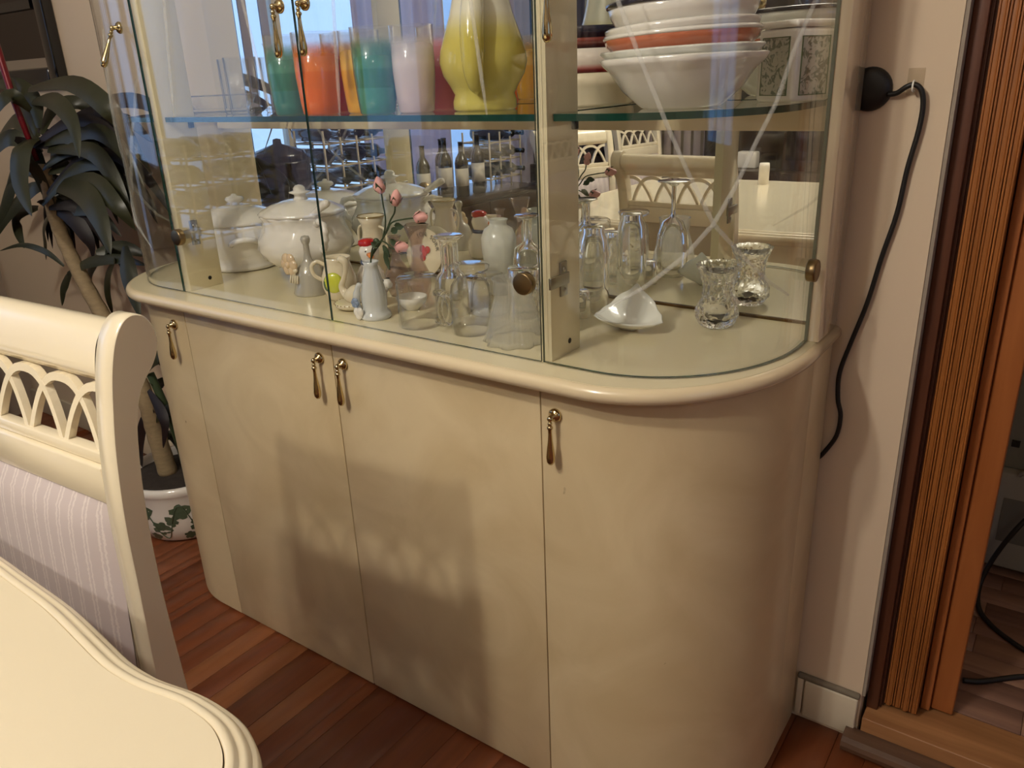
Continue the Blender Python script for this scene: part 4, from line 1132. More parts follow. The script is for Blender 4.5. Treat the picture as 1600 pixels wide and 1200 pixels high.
TW = 'painted fade tumblers on the upper shelf'
TH = 0.128
def tumbler(label, x, y, stops, r=0.034):
    m = blended_tumbler('fade_paint', stops, TH)
    t = thing('fade_tumbler', label, 'tumbler', (x, y, ZS), 0, TW)
    MB().lathe([(max(q * r / 0.034, 1e-5), z) for q, z in [(0, 0), (0.026, 0), (0.0285, 0.003), (0.0305, 0.02), (0.0335, 0.06), (0.0340, TH), (0.0325, TH), (0.0315, 0.06), (0.0285, 0.02), (0.026, 0.008), (0, 0.008)]], 40).build('glass', m, t)
def fade(c1, c2, c3):
    return [(0.0, srgb(*c1)), (0.30, srgb(*c1)), (0.32, srgb(*c2)), (0.52, srgb(*c2)), (0.54, srgb(*c3)), (0.80, srgb(*c3)), (1.0, srgb(225, 222, 214))]
tumbler('teal green fade tumbler, leftmost of the row', -0.560, 0.080, fade((72, 136, 130), (66, 126, 108), (84, 142, 120)))
tumbler('bright orange fade tumbler in front of the red one', -0.480, 0.076, fade((232, 112, 40), (228, 114, 42), (230, 126, 56)), 0.037)
tumbler('red orange fade tumbler behind the bright orange one', -0.508, 0.160, fade((206, 70, 44), (200, 66, 44), (206, 84, 58)))
tumbler('mustard yellow fade tumbler behind the second green one', -0.424, 0.122, fade((232, 172, 66), (228, 170, 62), (228, 184, 92)))
tumbler('green fade tumbler in front of the yellow one', -0.352, 0.080, fade((74, 142, 120), (62, 122, 96), (76, 136, 108)))
tumbler('frosted white fade tumbler left of the yellow pitcher', -0.298, 0.112, [(0.0, srgb(206, 184, 184)), (0.5, srgb(208, 192, 190)), (1.0, srgb(222, 216, 216))])
tumbler('pink fade tumbler between the white one and the pitcher', -0.318, 0.196, fade((226, 118, 132), (226, 112, 128), (226, 140, 146)))
tumbler('teal fade tumbler behind the pink one', -0.262, 0.262, fade((70, 138, 122), (64, 128, 106), (84, 144, 120)))

GC = 'clear glasses at the left of the upper shelf'
for i, (x, y) in enumerate(((-0.800, 0.150), (-0.725, 0.190), (-0.720, 0.105))):
    glass('highball_glass', ('plain clear highball glass nearest the left divider on the upper shelf', 'plain clear highball glass at the back, left of the fade tumblers', 'plain clear highball glass in front, left of the teal tumbler')[i], 'glass', (x, y, ZS),
          [(0, 0), (0.026, 0), (0.028, 0.003), (0.030, 0.10)], [(0, 0.010), (0.0255, 0.011), (0.0282, 0.10)], 'thin', 32, None, 0, 'bowl', GC)
t = glass('glass_tray', 'oblong clear glass tray standing at the left end of the upper shelf', 'tray', (-0.985, 0.235, ZS),
          [(0, 0), (0.06, 0), (0.066, 0.004), (0.078, 0.030), (0.084, 0.034)], [(0, 0.006), (0.060, 0.007), (0.075, 0.031), (0.083, 0.035)], 'thin', 48, lambda a, z: 1 + 0.02 * math.sin(16 * a), 0, 'dish', GC)

# dishes stacked behind the divider
def dish(name, label, cat, x, y, z, prof, mat, group, tilt=(0, 0), mod=None, n=48, part='body', rim=None):
    t = thing(name, label, cat, (x, y, z), 0, group)
    t.rotation_euler = (tilt[0], tilt[1], 0)
    MB().lathe(cap(prof), n, mod=mod).build(part, mat, t)
    if rim:
        MB().lathe(rim[0], n, close=True, mod=mod).build('rim_band', rim[1], t)
    return t
DS = 'dishes stacked behind the divider'
bx_, by_ = -0.082, 0.278
dish('baking_dish', 'cream straight-sided baking dish at the bottom of the stack behind the divider', 'dish', bx_, by_, ZS,
     [(0, 0), (0.070, 0), (0.074, 0.004), (0.076, 0.028), (0.0785, 0.030), (0.080, 0.048), (0.076, 0.048), (0.072, 0.02), (0, 0.012)], 'creamware', DS)
rdm = height_ramp('red_fading_white_glaze', [(0.0, srgb(206, 52, 58)), (0.12, srgb(206, 70, 72)), (0.36, srgb(230, 216, 204)), (1.0, srgb(232, 222, 210))], 0.034)
dish('red_edged_bowl', 'white bowl with a red blush at its foot on the cream baking dish', 'bowl', bx_, by_, ZS + 0.0485,
     [(0, 0), (0.066, 0), (0.076, 0.010), (0.080, 0.034), (0.077, 0.034), (0.07, 0.012), (0, 0.008)], rdm, DS)
dish('rust_dish', 'rust brown shallow dish third up in the stack behind the divider', 'dish', bx_, by_, ZS + 0.083,
     [(0, 0), (0.070, 0), (0.079, 0.008), (0.081, 0.014), (0.078, 0.014), (0.068, 0.006), (0, 0.004)], pbr('rust_glaze', srgb(122, 52, 42), 0.15, 0, 0.5), DS)
dish('navy_dish', 'dark navy shallow dish topping the stack behind the divider', 'dish', bx_, by_, ZS + 0.0975,
     [(0, 0), (0.070, 0), (0.078, 0.008), (0.080, 0.016), (0.077, 0.016), (0.068, 0.006), (0, 0.004)], 'navy', DS)

# the big stack of bowls on the right
BS = 'bowls stacked on the right of the upper shelf'
sx_, sy_ = 0.132, 0.166
wav = lambda a, z: 1 + (0.02 * math.sin(10 * a) if z > 0.047 else 0.0)
dish('mixing_bowl', 'large white bowl with a wavy rim at the bottom of the right stack', 'bowl', sx_, sy_, ZS,
     [(0, 0), (0.050, 0), (0.056, 0.003), (0.080, 0.024), (0.094, 0.044), (0.098, 0.049), (0.106, 0.056), (0.110, 0.063), (0.107, 0.065), (0.094, 0.052), (0.078, 0.027), (0.052, 0.008), (0, 0.007)], 'porcelain', BS, (R(0), R(-1.0)), wav, 80)
wav2 = lambda a, z: 1 + (0.018 * math.sin(12 * a) if z > 0.01 else 0.0)
dish('scalloped_bowl', 'white bowl with a scalloped rim nested under the coral bowl', 'bowl', sx_ - 0.002, sy_, ZS + 0.044,
     [(0, 0), (0.046, 0), (0.072, 0.008), (0.098, 0.020), (0.107, 0.028), (0.105, 0.0305), (0.092, 0.022), (0.06, 0.008), (0, 0.005)], 'milk', BS, (0, R(-1.5)), wav2, 80)
dish('coral_bowl', 'coral orange glazed bowl in the middle of the right stack', 'bowl', sx_ - 0.002, sy_, ZS + 0.057,
     [(0, 0), (0.046, 0), (0.080, 0.010), (0.099, 0.024), (0.102, 0.033), (0.100, 0.035), (0.09, 0.022), (0.05, 0.007), (0, 0.005)], 'coral', BS, (0, R(-2.2)), None, 64,
     rim=([(0.1012, 0.0315), (0.1035, 0.034), (0.1020, 0.0375), (0.0985, 0.0365)], 'porcelain'))
dish('white_dish', 'thick-rimmed white dish above the coral bowl', 'dish', sx_ - 0.002, sy_, ZS + 0.068,
     [(0, 0), (0.050, 0), (0.084, 0.012), (0.096, 0.024), (0.100, 0.030), (0.1005, 0.034), (0.097, 0.036), (0.088, 0.024), (0.05, 0.007), (0, 0.005)], 'porcelain', BS, (0, R(-3.2)))
dish('enamel_bowl', 'white enamel bowl with a navy rim topping the right stack', 'bowl', sx_ - 0.001, sy_, ZS + 0.081,
     [(0, 0), (0.060, 0), (0.082, 0.012), (0.094, 0.034), (0.0985, 0.048), (0.0965, 0.048), (0.090, 0.034), (0.078, 0.014), (0.058, 0.004), (0, 0.003)], 'porcelain', BS, (0, R(-2.0)), None, 64,
     rim=([(0.0960, 0.0450), (0.0995, 0.0455), (0.1005, 0.0500), (0.0975, 0.0520), (0.0955, 0.0500)], 'navy'))

# canister with botanical panels
def botanical():
    m, nt, b_ = newmat('botanical_print')
    N, L = nt.nodes, nt.links
    tc = N.new('ShaderNodeTexCoord')
    nz = N.new('ShaderNodeTexNoise'); nz.inputs['Scale'].default_value = 90; nz.inputs['Detail'].default_value = 3; nz.inputs['Distortion'].default_value = 1.5
    L.new(tc.outputs['Object'], nz.inputs['Vector'])
    rp_ = N.new('ShaderNodeValToRGB')
    rp_.color_ramp.elements[0].position = 0.50; rp_.color_ramp.elements[0].color = srgb(196, 194, 178)
    rp_.color_ramp.elements[1].position = 0.58; rp_.color_ramp.elements[1].color = srgb(112, 120, 102)
    L.new(nz.outputs['Fac'], rp_.inputs['Fac']); L.new(rp_.outputs['Color'], b_.inputs['Base Color'])
    b_.inputs['Roughness'].default_value = 0.2
    return m
t = thing('ceramic_canister', 'square white canister with framed green botanical panels beside the right bowl stack', 'canister', (0.236, 0.306, ZS), R(-28))
MB().box(-0.036, 0.036, -0.036, 0.036, 0, 0.094, 0, 0.006, 3).build('body', 'porcelain', t)
bot = botanical()
for q in range(4):
    rz_ = Matrix.Rotation(q * PI / 2, 3, 'Z')
    m = MB().box(-0.024, 0.024, -0.0368, -0.0361, 0.010, 0.082, 0, 0, 1, rz_)
    m.build('printed_panel', bot, t)
    fr = MB()
    for (a0, a1, c0, c1) in ((-0.0255, -0.0242, 0.0085, 0.0835), (0.0242, 0.0255, 0.0085, 0.0835), (-0.0242, 0.0242, 0.0085, 0.0098), (-0.0242, 0.0242, 0.0822, 0.0835)):
        fr.box(a0, a1, -0.0372, -0.0361, c0, c1, 0, 0, 1, rz_)
    fr.build('panel_border', 'green', t)
MB().box(-0.037, 0.037, -0.037, 0.037, 0.0945, 0.104, 0, 0.004, 3).build('lid', 'porcelain', t)

# ------------------------------------------------------------------ dining table
TZ = 0.745
TXC, TYC = -0.37, -1.175
q1 = [(-0.37, -0.6275), (-0.28, -0.627), (-0.2, -0.629), (-0.122, -0.631), (-0.05, -0.638), (0.000, -0.643), (0.030, -0.6425), (0.051, -0.640), (0.086, -0.633), (0.118, -0.6315), (0.145, -0.634), (0.169, -0.642), (0.187, -0.652), (0.203, -0.666), (0.222, -0.687), (0.238, -0.717), (0.246, -0.750), (0.247, -0.800), (0.242, -0.85), (0.244, -0.92), (0.248, -1.0), (0.250, -1.09)]
q1 = [(p.x, p.y) for p in smooth_path([(x, y, 0) for x, y in q1], 3)]
ring = q1 + [(x, 2 * TYC - y) for x, y in q1[::-1]]
ring = ring + [(2 * TXC - x, y) for x, y in ring[::-1]]
rg = []
for p in ring:
    if not rg or math.hypot(p[0] - rg[-1][0], p[1] - rg[-1][1]) > 1e-4:
        rg.append(p)
if math.hypot(rg[0][0] - rg[-1][0], rg[0][1] - rg[-1][1]) < 1e-4:
    rg.pop()
rg = rg[::-1]          # counter-clockwise seen from above
def inset(d):
    n_ = len(rg); out = []
    for i in range(n_):
        a = rg[i - 1]; b_ = rg[(i + 1) % n_]
        tx, ty = b_[0] - a[0], b_[1] - a[1]
        l = math.hypot(tx, ty)
        out.append((rg[i][0] - ty / l * d, rg[i][1] + tx / l * d))
    return out
t = thing('dining_table', 'cream lacquered dining table with a stepped serpentine edge', 'table', (TXC, TYC, 0))
def tl(p):
    return (p[0] - TXC, p[1] - TYC)
top = inset(0.0250)
MB().extrude([tl(p) for p in top], TZ - 0.02, TZ, 0).build('table_top', 'chair', t)
eprof = [(0.0246, -0.018), (0.0246, -0.0040), (0.0238, -0.0012), (0.0205, 0.0004), (0.0170, -0.0010), (0.0152, -0.0048),
         (0.0140, -0.0052), (0.0112, -0.0050), (0.0082, -0.0066), (0.0066, -0.0104), (0.0058, -0.0110), (0.0032, -0.0116), (0.0008, -0.0150), (0.0000, -0.0200), (0.0014, -0.0250), (0.0046, -0.0278),
         (0.0060, -0.0300), (0.0090, -0.0360), (0.0140, -0.0400), (0.0260, -0.0405), (0.0260, -0.018)]
vs = []; fs = []
n_ = len(rg)
for d_, z in eprof:
    vs += [(*tl(p), TZ + z) for p in inset(d_)]
for i in range(len(eprof)):
    j = (i + 1) % len(eprof)
    for k_ in range(n_):
        q = (k_ + 1) % n_
        fs.append((i * n_ + k_, j * n_ + k_, j * n_ + q, i * n_ + q))
MB().add(vs, fs).build('moulded_edge', 'chair', t)
apr = [tl(p) for p in inset(0.075)]
ap2 = [tl(p) for p in inset(0.095)]
m = MB()
m.add([(x, y, z) for z in (TZ - 0.125, TZ - 0.0205) for x, y in apr], [(i, (i + 1) % n_, n_ + (i + 1) % n_, n_ + i) for i in range(n_)])
m.add([(x, y, z) for z in (TZ - 0.125, TZ - 0.0205) for x, y in ap2], [((i + 1) % n_, i, n_ + i, n_ + (i + 1) % n_) for i in range(n_)])
m.add([(x, y, TZ - 0.125) for x, y in apr] + [(x, y, TZ - 0.125) for x, y in ap2], [((i + 1) % n_, i, n_ + i, n_ + (i + 1) % n_) for i in range(n_)], 0, False)
m.build('apron', 'chair', t)
for sx in (-1, 1):
    for sy in (-1, 1):
        MB().sweep([(sx * (0.46 + b_), sy * (0.40 + b_), z) for b_, z in ((0.0, TZ - 0.021), (0.0, 0.62), (0.022, 0.52), (0.012, 0.36), (0.0, 0.22), (0.006, 0.10), (0.03, 0.03), (0.036, 0.0))],
                   [0.036, 0.038, 0.040, 0.030, 0.022, 0.018, 0.022, 0.018], 12).build('leg', 'chair', t)

# ------------------------------------------------------------------ dining chairs
def make_chair(label, loc, rz):
    t = thing('dining_chair', label, 'chair', loc, rz, 'ivory dining chairs around the table')
    hw = 0.185
    front = [(-0.040, 0.0), (-0.010, 0.22), (-0.036, 0.44), (-0.036, 0.54), (-0.031, 0.67), (-0.028, 0.754), (-0.021, 0.829), (-0.012, 0.884), (-0.003, 0.925), (0.008, 0.955), (0.022, 0.9725), (0.036, 0.9755), (0.048, 0.968), (0.055, 0.952), (0.054, 0.934), (0.045, 0.917), (0.030, 0.900), (0.019, 0.880), (0.009, 0.840), (0.000, 0.757), (-0.003, 0.657), (-0.001, 0.54), (0.004, 0.44), (0.030, 0.22), (0.062, 0.0), (0.036, 0.0)]
    front[0] = (0.036, 0.0); front = front[:-1]
    sp_ = smooth_path([(y, z, 0) for y, z in front], 4)
    prof = [(p.x, p.y) for p in sp_]
    n_ = len(prof)
    for s in (-1, 1):
        x0, x1 = (hw - 0.030, hw) if s > 0 else (-hw, -hw + 0.030)
        vs = []; fs = []
        b_ = 0.0014
        lay = [(x0, b_), (x0 + b_, 0), (x1 - b_, 0), (x1, b_)]
        for x, ins in lay:
            for i in range(n_):
                a = prof[i - 1]; c = prof[(i + 1) % n_]
                ty, tz = c[0] - a[0], c[1] - a[1]
                l = math.hypot(ty, tz) or 1
                vs.append((x, prof[i][0] + tz / l * ins, prof[i][1] - ty / l * ins))
        for q in range(3):
            for i in range(n_):
                j = (i + 1) % n_
                fs.append((q * n_ + i, q * n_ + j, (q + 1) * n_ + j, (q + 1) * n_ + i))
        m = MB()
        m.add(vs, fs, 0, True)
        m.add(vs[:n_], [tuple(range(n_))[::-1]], 0, False)
        m.add(vs[3 * n_:], [tuple(range(n_))], 0, False)
        m.build('back_post', 'chair', t)
    xi = hw - 0.0305
    # rolled top rail
    rp_ = [(-0.004, 0.917), (0.003, 0.944), (0.014, 0.961), (0.027, 0.967), (0.040, 0.963), (0.048, 0.951), (0.047, 0.938), (0.038, 0.926), (0.024, 0.915), (0.014, 0.905), (0.004, 0.905)]
    rp_ = [(p.x, p.y) for p in smooth_path([(y, z, 0) for y, z in rp_], 3)]
    n2 = len(rp_)
    MB().add([(-xi, y, z) for y, z in rp_] + [(xi, y, z) for y, z in rp_], [(i, (i + 1) % n2, n2 + (i + 1) % n2, n2 + i) for i in range(n2)]).build('top_rail', 'chair', t)
    def yc(z):
        return -0.0085 + (z - 0.83) * 0.17 if z > 0.83 else -0.0085 - (0.83 - z) * 0.085
    # interlaced arches
    m = MB()
    z0, z1 = 0.829, 0.9045
    pitch = 0.0735
    for k_ in range(-3, 4):
        cx_ = k_ * pitch
        inner = []; outer = []
        for q in range(0, 21):
            u_ = 1 - 2 * q / 20
            u_ = math.copysign(abs(u_) ** 0.8, u_)
            for arr, ra, rb in ((outer, 0.0725, z1 - z0 - 0.001), (inner, 0.0640, z1 - z0 - 0.0105)):
                arr.append((cx_ + ra * u_, z0 + rb * (1 - abs(u_) ** 2.5)))
        for q in range(20):
            seg = [outer[q], outer[q + 1], inner[q + 1], inner[q]]
            if max(abs(p[0]) for p in seg) > xi:
                continue
            th_ = 0.0042 if k_ % 2 else 0.0045
            vs = [(x, yc(z) - th_, z) for x, z in seg] + [(x, yc(z) + th_, z) for x, z in seg]
            m.add(vs, [(0, 3, 2, 1), (4, 5, 6, 7), (0, 1, 5, 4), (2, 3, 7, 6)], 0, False)
    for k_ in range(-2, 3):
        zz = z1
        m.box(k_ * pitch + pitch / 2 - 0.014, k_ * pitch + pitch / 2 + 0.014, yc(zz) - 0.006, yc(zz) + 0.006, zz - 0.008, zz + 0.004) if False else None
    m.build('arched_fretwork', 'chair', t)
    m = MB()
    m.box(-xi, xi, yc(0.82) - 0.0085, yc(0.82) + 0.0075, 0.8145, 0.829, 0, 0.002).box(-xi, xi, yc(0.79) - 0.0115, yc(0.79) + 0.0095, 0.768, 0.8140, 0, 0.0025)
    m.build('mid_rail', 'chair', t)
    # upholstered back
    m = MB()
    NX, NZ = 10, 14
    za, zb = 0.50, 0.7675
    vs = []
    for i in range(NZ + 1):
        for k_ in range(NX + 1):
            u_, v_ = k_ / NX, i / NZ
            z = za + (zb - za) * v_
            bul = 0.014 * (1 - (2 * u_ - 1) ** 6) * (1 - (2 * v_ - 1) ** 8)
            vs.append((-xi + 2 * xi * u_, yc(z) - 0.007 - bul, z))
    m.add(vs, [(i * (NX + 1) + k_, i * (NX + 1) + k_ + 1, (i + 1) * (NX + 1) + k_ + 1, (i + 1) * (NX + 1) + k_) for i in range(NZ) for k_ in range(NX)])
    m.build('back_upholstery', 'fabric', t)
    vs = [(sx * xi, yc(z) + 0.006, z) for z in (za, zb) for sx in (-1, 1)]
    vs += [(sx * xi, yc(z) - 0.006, z) for z in (za, zb) for sx in (-1, 1)]
    MB().add(vs, [(1, 0, 2, 3), (4, 5, 7, 6), (0, 1, 5, 4), (3, 2, 6, 7), (0, 4, 6, 2), (1, 3, 7, 5)], 0, False).build('back_board', pbr('grey_beige_backing', srgb(186, 172, 148), 0.6), t)
    MB().box(-xi, xi, yc(0.47) - 0.012, yc(0.47) + 0.010, 0.452, 0.4995, 0, 0.002).build('lower_rail', 'chair', t)
    # seat
    MB().box(-0.215, 0.215, -0.445, -0.040, 0.385, 0.4305, 0, 0.006).build('seat_frame', 'chair', t)
    MB().box(-0.208, 0.208, -0.438, -0.046, 0.431, 0.474, 0, 0.018, 4).build('seat_cushion', 'fabric', t)
    for s in (-1, 1):
        MB().sweep([(s * 0.19, -0.42, 0.3845), (s * 0.192, -0.425, 0.30), (s * 0.186, -0.418, 0.12), (s * 0.192, -0.43, 0.0)], [0.024, 0.022, 0.015, 0.016], 10).build('front_leg', 'chair', t)
    return t
ch = make_chair('ivory fretwork dining chair with striped back, pushed in before the cabinet', (-0.370, -0.521, 0), R(3.3))
dup(ch, (-1.20, -1.34, 0), R(118), 'ivory dining chair at the left end of the table, seen in the mirror')
dup(ch, (-1.40, -2.30, 0), R(100), 'farthest ivory dining chair in the mirror, turned sideways across the table')

# candle and napkin on the table (seen in the mirror)
cd = MB().lathe(cap([(0, 0), (0.020, 0), (0.0205, 0.07), (0.0185, 0.082), (0, 0.080)]), 20).build('pillar_candle', 'candle', None, (-0.48, -1.60, TZ + 0.0002))
tag(cd, 'white pillar candle standing on the cream table, seen in the mirror', 'candle')

# ------------------------------------------------------------------ potted plant
t = thing('potted_dracaena', 'tall dark-leaved dracaena in a leaf-painted white pot left of the cabinet', 'plant', (-1.40, 0.205, 0))
PO = Vector((-1.40, 0.205, 0))
pot = MB().lathe(cap([(0, 0), (0.115, 0), (0.128, 0.010), (0.146, 0.05), (0.153, 0.10), (0.154, 0.150), (0.158, 0.156), (0.162, 0.166), (0.160, 0.178), (0.152, 0.182), (0.146, 0.176), (0.145, 0.15), (0.14, 0.12), (0, 0.12)]), 56).build('pot', 'porcelain', t)
MB().lathe(cap([(0, 0.121), (0.1395, 0.121), (0.1445, 0.155), (0.10, 0.160), (0, 0.163)]), 32).build('soil', 'soil', t)
def potpt(a, z, off):
    pr = [(0.115, 0), (0.128, 0.010), (0.146, 0.05), (0.153, 0.10), (0.154, 0.150)]
    r_ = pr[-1][0]
    for i in range(len(pr) - 1):
        if pr[i][1] <= z <= pr[i + 1][1]:
            f_ = (z - pr[i][1]) / (pr[i + 1][1] - pr[i][1]); r_ = pr[i][0] + (pr[i + 1][0] - pr[i][0]) * f_
    return ((r_ + off) * math.cos(a), (r_ + off) * math.sin(a), z)
potgreen = pbr('painted_leaf_green', srgb(76, 92, 70), 0.3, 0, 0.3, 0.4, 120)
for j in range(9):
    a0 = R(-160 + j * 40)
    for (da, zc, sz, ang) in ((0.0, 0.108, 0.040, 0.3), (0.30, 0.060, 0.038, -0.2), (-0.14, 0.080, 0.026, 2.3), (0.10, 0.026, 0.024, 0.1)):
        m = MB()
        L_ = []
        for q in range(25):
            th_ = -PI + 2 * PI * q / 24
            rr_ = sz * (0.42 + 0.24 * abs(math.cos(2.5 * th_)) + 0.30 * max(0, math.cos(th_)) ** 3 + 0.05 * math.cos(11 * th_))
            L_.append((rr_ * math.cos(th_ + ang), rr_ * math.sin(th_ + ang)))
        vs = [potpt(a0 + da, zc, 0.0015)] + [potpt(a0 + da + u_ / 0.152, min(0.148, max(0.006, zc + v_)), 0.0008) for u_, v_ in L_]
        m.add(vs, [(0, 1 + q, 2 + q) for q in range(24)])
        m.build('painted_leaf', potgreen, pot)
    v_ = [potpt(a0 + 0.7 * u_ - 0.15, 0.075 + 0.055 * math.sin(u_ * 6.3), 0.001) for u_ in [i / 16 for i in range(17)]]
    MB().sweep(v_, 0.0016, 6).build('painted_vine', potgreen, pot)
tr = smooth_path([(-1.428, 0.18, 0.155), (-1.440, 0.175, 0.29), (-1.445, 0.17, 0.40), (-1.509, 0.17, 0.537), (-1.600, 0.17, 0.650), (-1.682, 0.17, 0.788), (-1.715, 0.17, 0.90), (-1.70, 0.17, 1.02)], 6)
MB().sweep([Vector(p) - PO for p in tr], [0.026 - 0.011 * i / (len(tr) - 1) + 0.0016 * (i % 2) for i in range(len(tr))], 12).build('trunk', 'trunk', t)
tr2 = smooth_path([(-1.36, 0.20, 0.155), (-1.375, 0.20, 0.27), (-1.39, 0.19, 0.38), (-1.41, 0.18, 0.47)], 5)
MB().sweep([Vector(p) - PO for p in tr2], 0.011, 10).build('side_shoot', 'stem', t)
LEAVES=[
(0.053,[(-1.684, 0.17, 1.207), (-1.416, 0.143, 1.216), (-1.251, 0.127, 1.164), (-1.248, 0.163, 1.092), (-1.257, 0.21, 1.004)]),
(0.049,[(-1.683, 0.17, 1.176), (-1.467, 0.119, 1.179), (-1.337, 0.087, 1.133), (-1.288, 0.06, 1.055)]),
(0.067,[(-1.688, 0.17, 1.088), (-1.664, 0.11, 1.066), (-1.636, 0.072, 0.986), (-1.546, 0.04, 0.911)]),
(0.049,[(-1.66, 0.17, 1.056), (-1.439, 0.165, 1.06), (-1.348, 0.162, 0.997), (-1.298, 0.16, 0.901)]),
(0.053,[(-1.671, 0.17, 0.964), (-1.418, 0.138, 0.99), (-1.283, 0.117, 0.945), (-1.258, 0.14, 0.879)]),
(0.067,[(-1.673, 0.17, 0.961), (-1.421, 0.114, 0.966), (-1.298, 0.08, 0.917), (-1.245, 0.06, 0.837)]),
(0.046,[(-1.647, 0.17, 1.048), (-1.472, 0.193, 1.103), (-1.379, 0.208, 1.065), (-1.321, 0.22, 0.972)]),
(0.049,[(-1.72, 0.17, 0.902), (-1.647, 0.184, 0.878), (-1.603, 0.193, 0.819), (-1.612, 0.2, 0.769)]),
(0.042,[(-1.736, 0.17, 0.884), (-1.858, 0.202, 0.834), (-1.928, 0.223, 0.778), (-1.987, 0.24, 0.718)]),
(0.046,[(-1.794, 0.17, 0.898), (-1.911, 0.165, 0.874), (-1.939, 0.162, 0.826), (-1.922, 0.16, 0.775)]),
(0.018,[(-1.728, 0.17, 0.739), (-1.783, 0.156, 0.777), (-1.899, 0.147, 0.789), (-2.04, 0.14, 0.761)]),
(0.035,[(-1.721, 0.17, 0.717), (-1.588, 0.175, 0.762), (-1.439, 0.178, 0.785), (-1.311, 0.18, 0.78)]),
(0.039,[(-1.441, 0.17, 0.786), (-1.538, 0.193, 0.728), (-1.597, 0.208, 0.664), (-1.619, 0.22, 0.598)]),
(0.042,[(-1.692, 0.17, 0.726), (-1.746, 0.175, 0.691), (-1.79, 0.178, 0.657), (-1.823, 0.18, 0.608)]),
(0.046,[(-1.696, 0.17, 1.152), (-1.687, 0.128, 1.193), (-1.699, 0.102, 1.179), (-1.762, 0.08, 1.118)]),
(0.053,[(-1.717, 0.17, 1.046), (-1.766, 0.138, 1.09), (-1.85, 0.117, 1.057), (-1.976, 0.1, 0.978)]),
(0.053,[(-1.734, 0.17, 1.013), (-1.831, 0.147, 0.978), (-1.928, 0.132, 0.887), (-2.04, 0.12, 0.788)]),
(0.053,[(-1.669, 0.17, 1.072), (-1.553, 0.184, 1.093), (-1.464, 0.193, 1.049), (-1.432, 0.2, 0.967)]),
(0.046,[(-1.681, 0.17, 1.014), (-1.593, 0.212, 1.053), (-1.512, 0.238, 1.02), (-1.495, 0.26, 0.927)]),
(0.046,[(-1.689, 0.17, 0.997), (-1.631, 0.221, 1.01), (-1.582, 0.253, 0.958), (-1.593, 0.28, 0.849)]),
(0.053,[(-1.725, 0.17, 0.962), (-1.774, 0.147, 0.946), (-1.918, 0.132, 0.869), (-1.984, 0.12, 0.811)]),
(0.049,[(-1.698, 0.17, 0.946), (-1.662, 0.216, 0.924), (-1.647, 0.245, 0.851), (-1.684, 0.27, 0.789)]),
(0.053,[(-1.695, 0.17, 1.088), (-1.789, 0.202, 1.176), (-1.917, 0.223, 1.227), (-2.085, 0.24, 1.213)]),
(0.049,[(-1.673, 0.17, 1.096), (-1.698, 0.23, 1.157), (-1.647, 0.268, 1.17), (-1.624, 0.3, 1.136)]),
(0.053,[(-1.682, 0.17, 1.112), (-1.68, 0.175, 1.167), (-1.717, 0.178, 1.207), (-1.775, 0.18, 1.24)]),
(0.053,[(-1.699, 0.17, 1.047), (-1.894, 0.221, 1.125), (-2.056, 0.253, 1.105), (-2.239, 0.28, 1.045)]),
(0.060,[(-1.716, 0.17, 0.979), (-1.984, 0.23, 0.999), (-2.158, 0.268, 0.912), (-2.336, 0.3, 0.805)]),
(0.060,[(-1.707, 0.17, 0.997), (-1.722, 0.156, 1.048), (-1.784, 0.147, 1.03), (-1.883, 0.14, 0.959)]),
(0.046,[(-1.711, 0.17, 0.92), (-1.661, 0.193, 0.902), (-1.557, 0.208, 0.897), (-1.479, 0.22, 0.833)]),
(0.046,[(-1.532, 0.17, 0.795), (-1.5, 0.207, 0.802), (-1.463, 0.23, 0.798), (-1.432, 0.25, 0.779)]),
(0.053,[(-1.38, 0.17, 0.825), (-1.345, 0.147, 0.775), (-1.316, 0.132, 0.724), (-1.287, 0.12, 0.661)]),
(0.046,[(-1.443, 0.17, 0.819), (-1.603, 0.212, 0.771), (-1.735, 0.238, 0.697), (-1.769, 0.26, 0.63)]),
(0.039,[(-1.424, 0.17, 0.468), (-1.281, 0.138, 0.549), (-1.257, 0.147, 0.524), (-1.259, 0.15, 0.442)]),
(0.035,[(-1.419, 0.17, 0.422), (-1.354, 0.156, 0.383), (-1.33, 0.147, 0.345), (-1.351, 0.14, 0.275)]),
(0.035,[(-1.429, 0.17, 0.323), (-1.366, 0.184, 0.37), (-1.33, 0.193, 0.356), (-1.331, 0.2, 0.275)]),
(0.042,[(-1.396, 0.17, 0.501), (-1.373, 0.193, 0.544), (-1.346, 0.208, 0.538), (-1.332, 0.22, 0.478)]),
(0.039,[(-1.414, 0.17, 0.365), (-1.473, 0.165, 0.315), (-1.525, 0.162, 0.223), (-1.531, 0.16, 0.159)]),
(0.039,[(-1.435, 0.17, 0.262), (-1.436, 0.212, 0.265), (-1.446, 0.238, 0.211), (-1.477, 0.26, 0.119)]),
(0.042,[(-1.401, 0.17, 0.444), (-1.422, 0.23, 0.42), (-1.467, 0.268, 0.338), (-1.536, 0.3, 0.227)]),
]
for q in range(34):
    a_ = random.uniform(-2.6, 0.9)
    b_ = random.uniform(0.12, 0.26)
    hz = random.uniform(0.88, 1.12)
    x0 = -1.70; y0 = random.uniform(0.10, 0.26)
    LEAVES.append((random.uniform(0.034, 0.05), [(x0, y0, hz), (x0 + 0.45 * b_ * math.cos(a_) * 1.6, y0 + 0.04, hz + 0.45 * b_ * math.sin(a_) + 0.05), (x0 + 0.8 * b_ * math.cos(a_) * 1.7, y0 + 0.06, hz + 0.8 * b_ * math.sin(a_) + 0.03), (x0 + b_ * math.cos(a_) * 1.8, y0 + 0.07, hz + b_ * math.sin(a_) - 0.05)]))
n_main = len(LEAVES) - 34
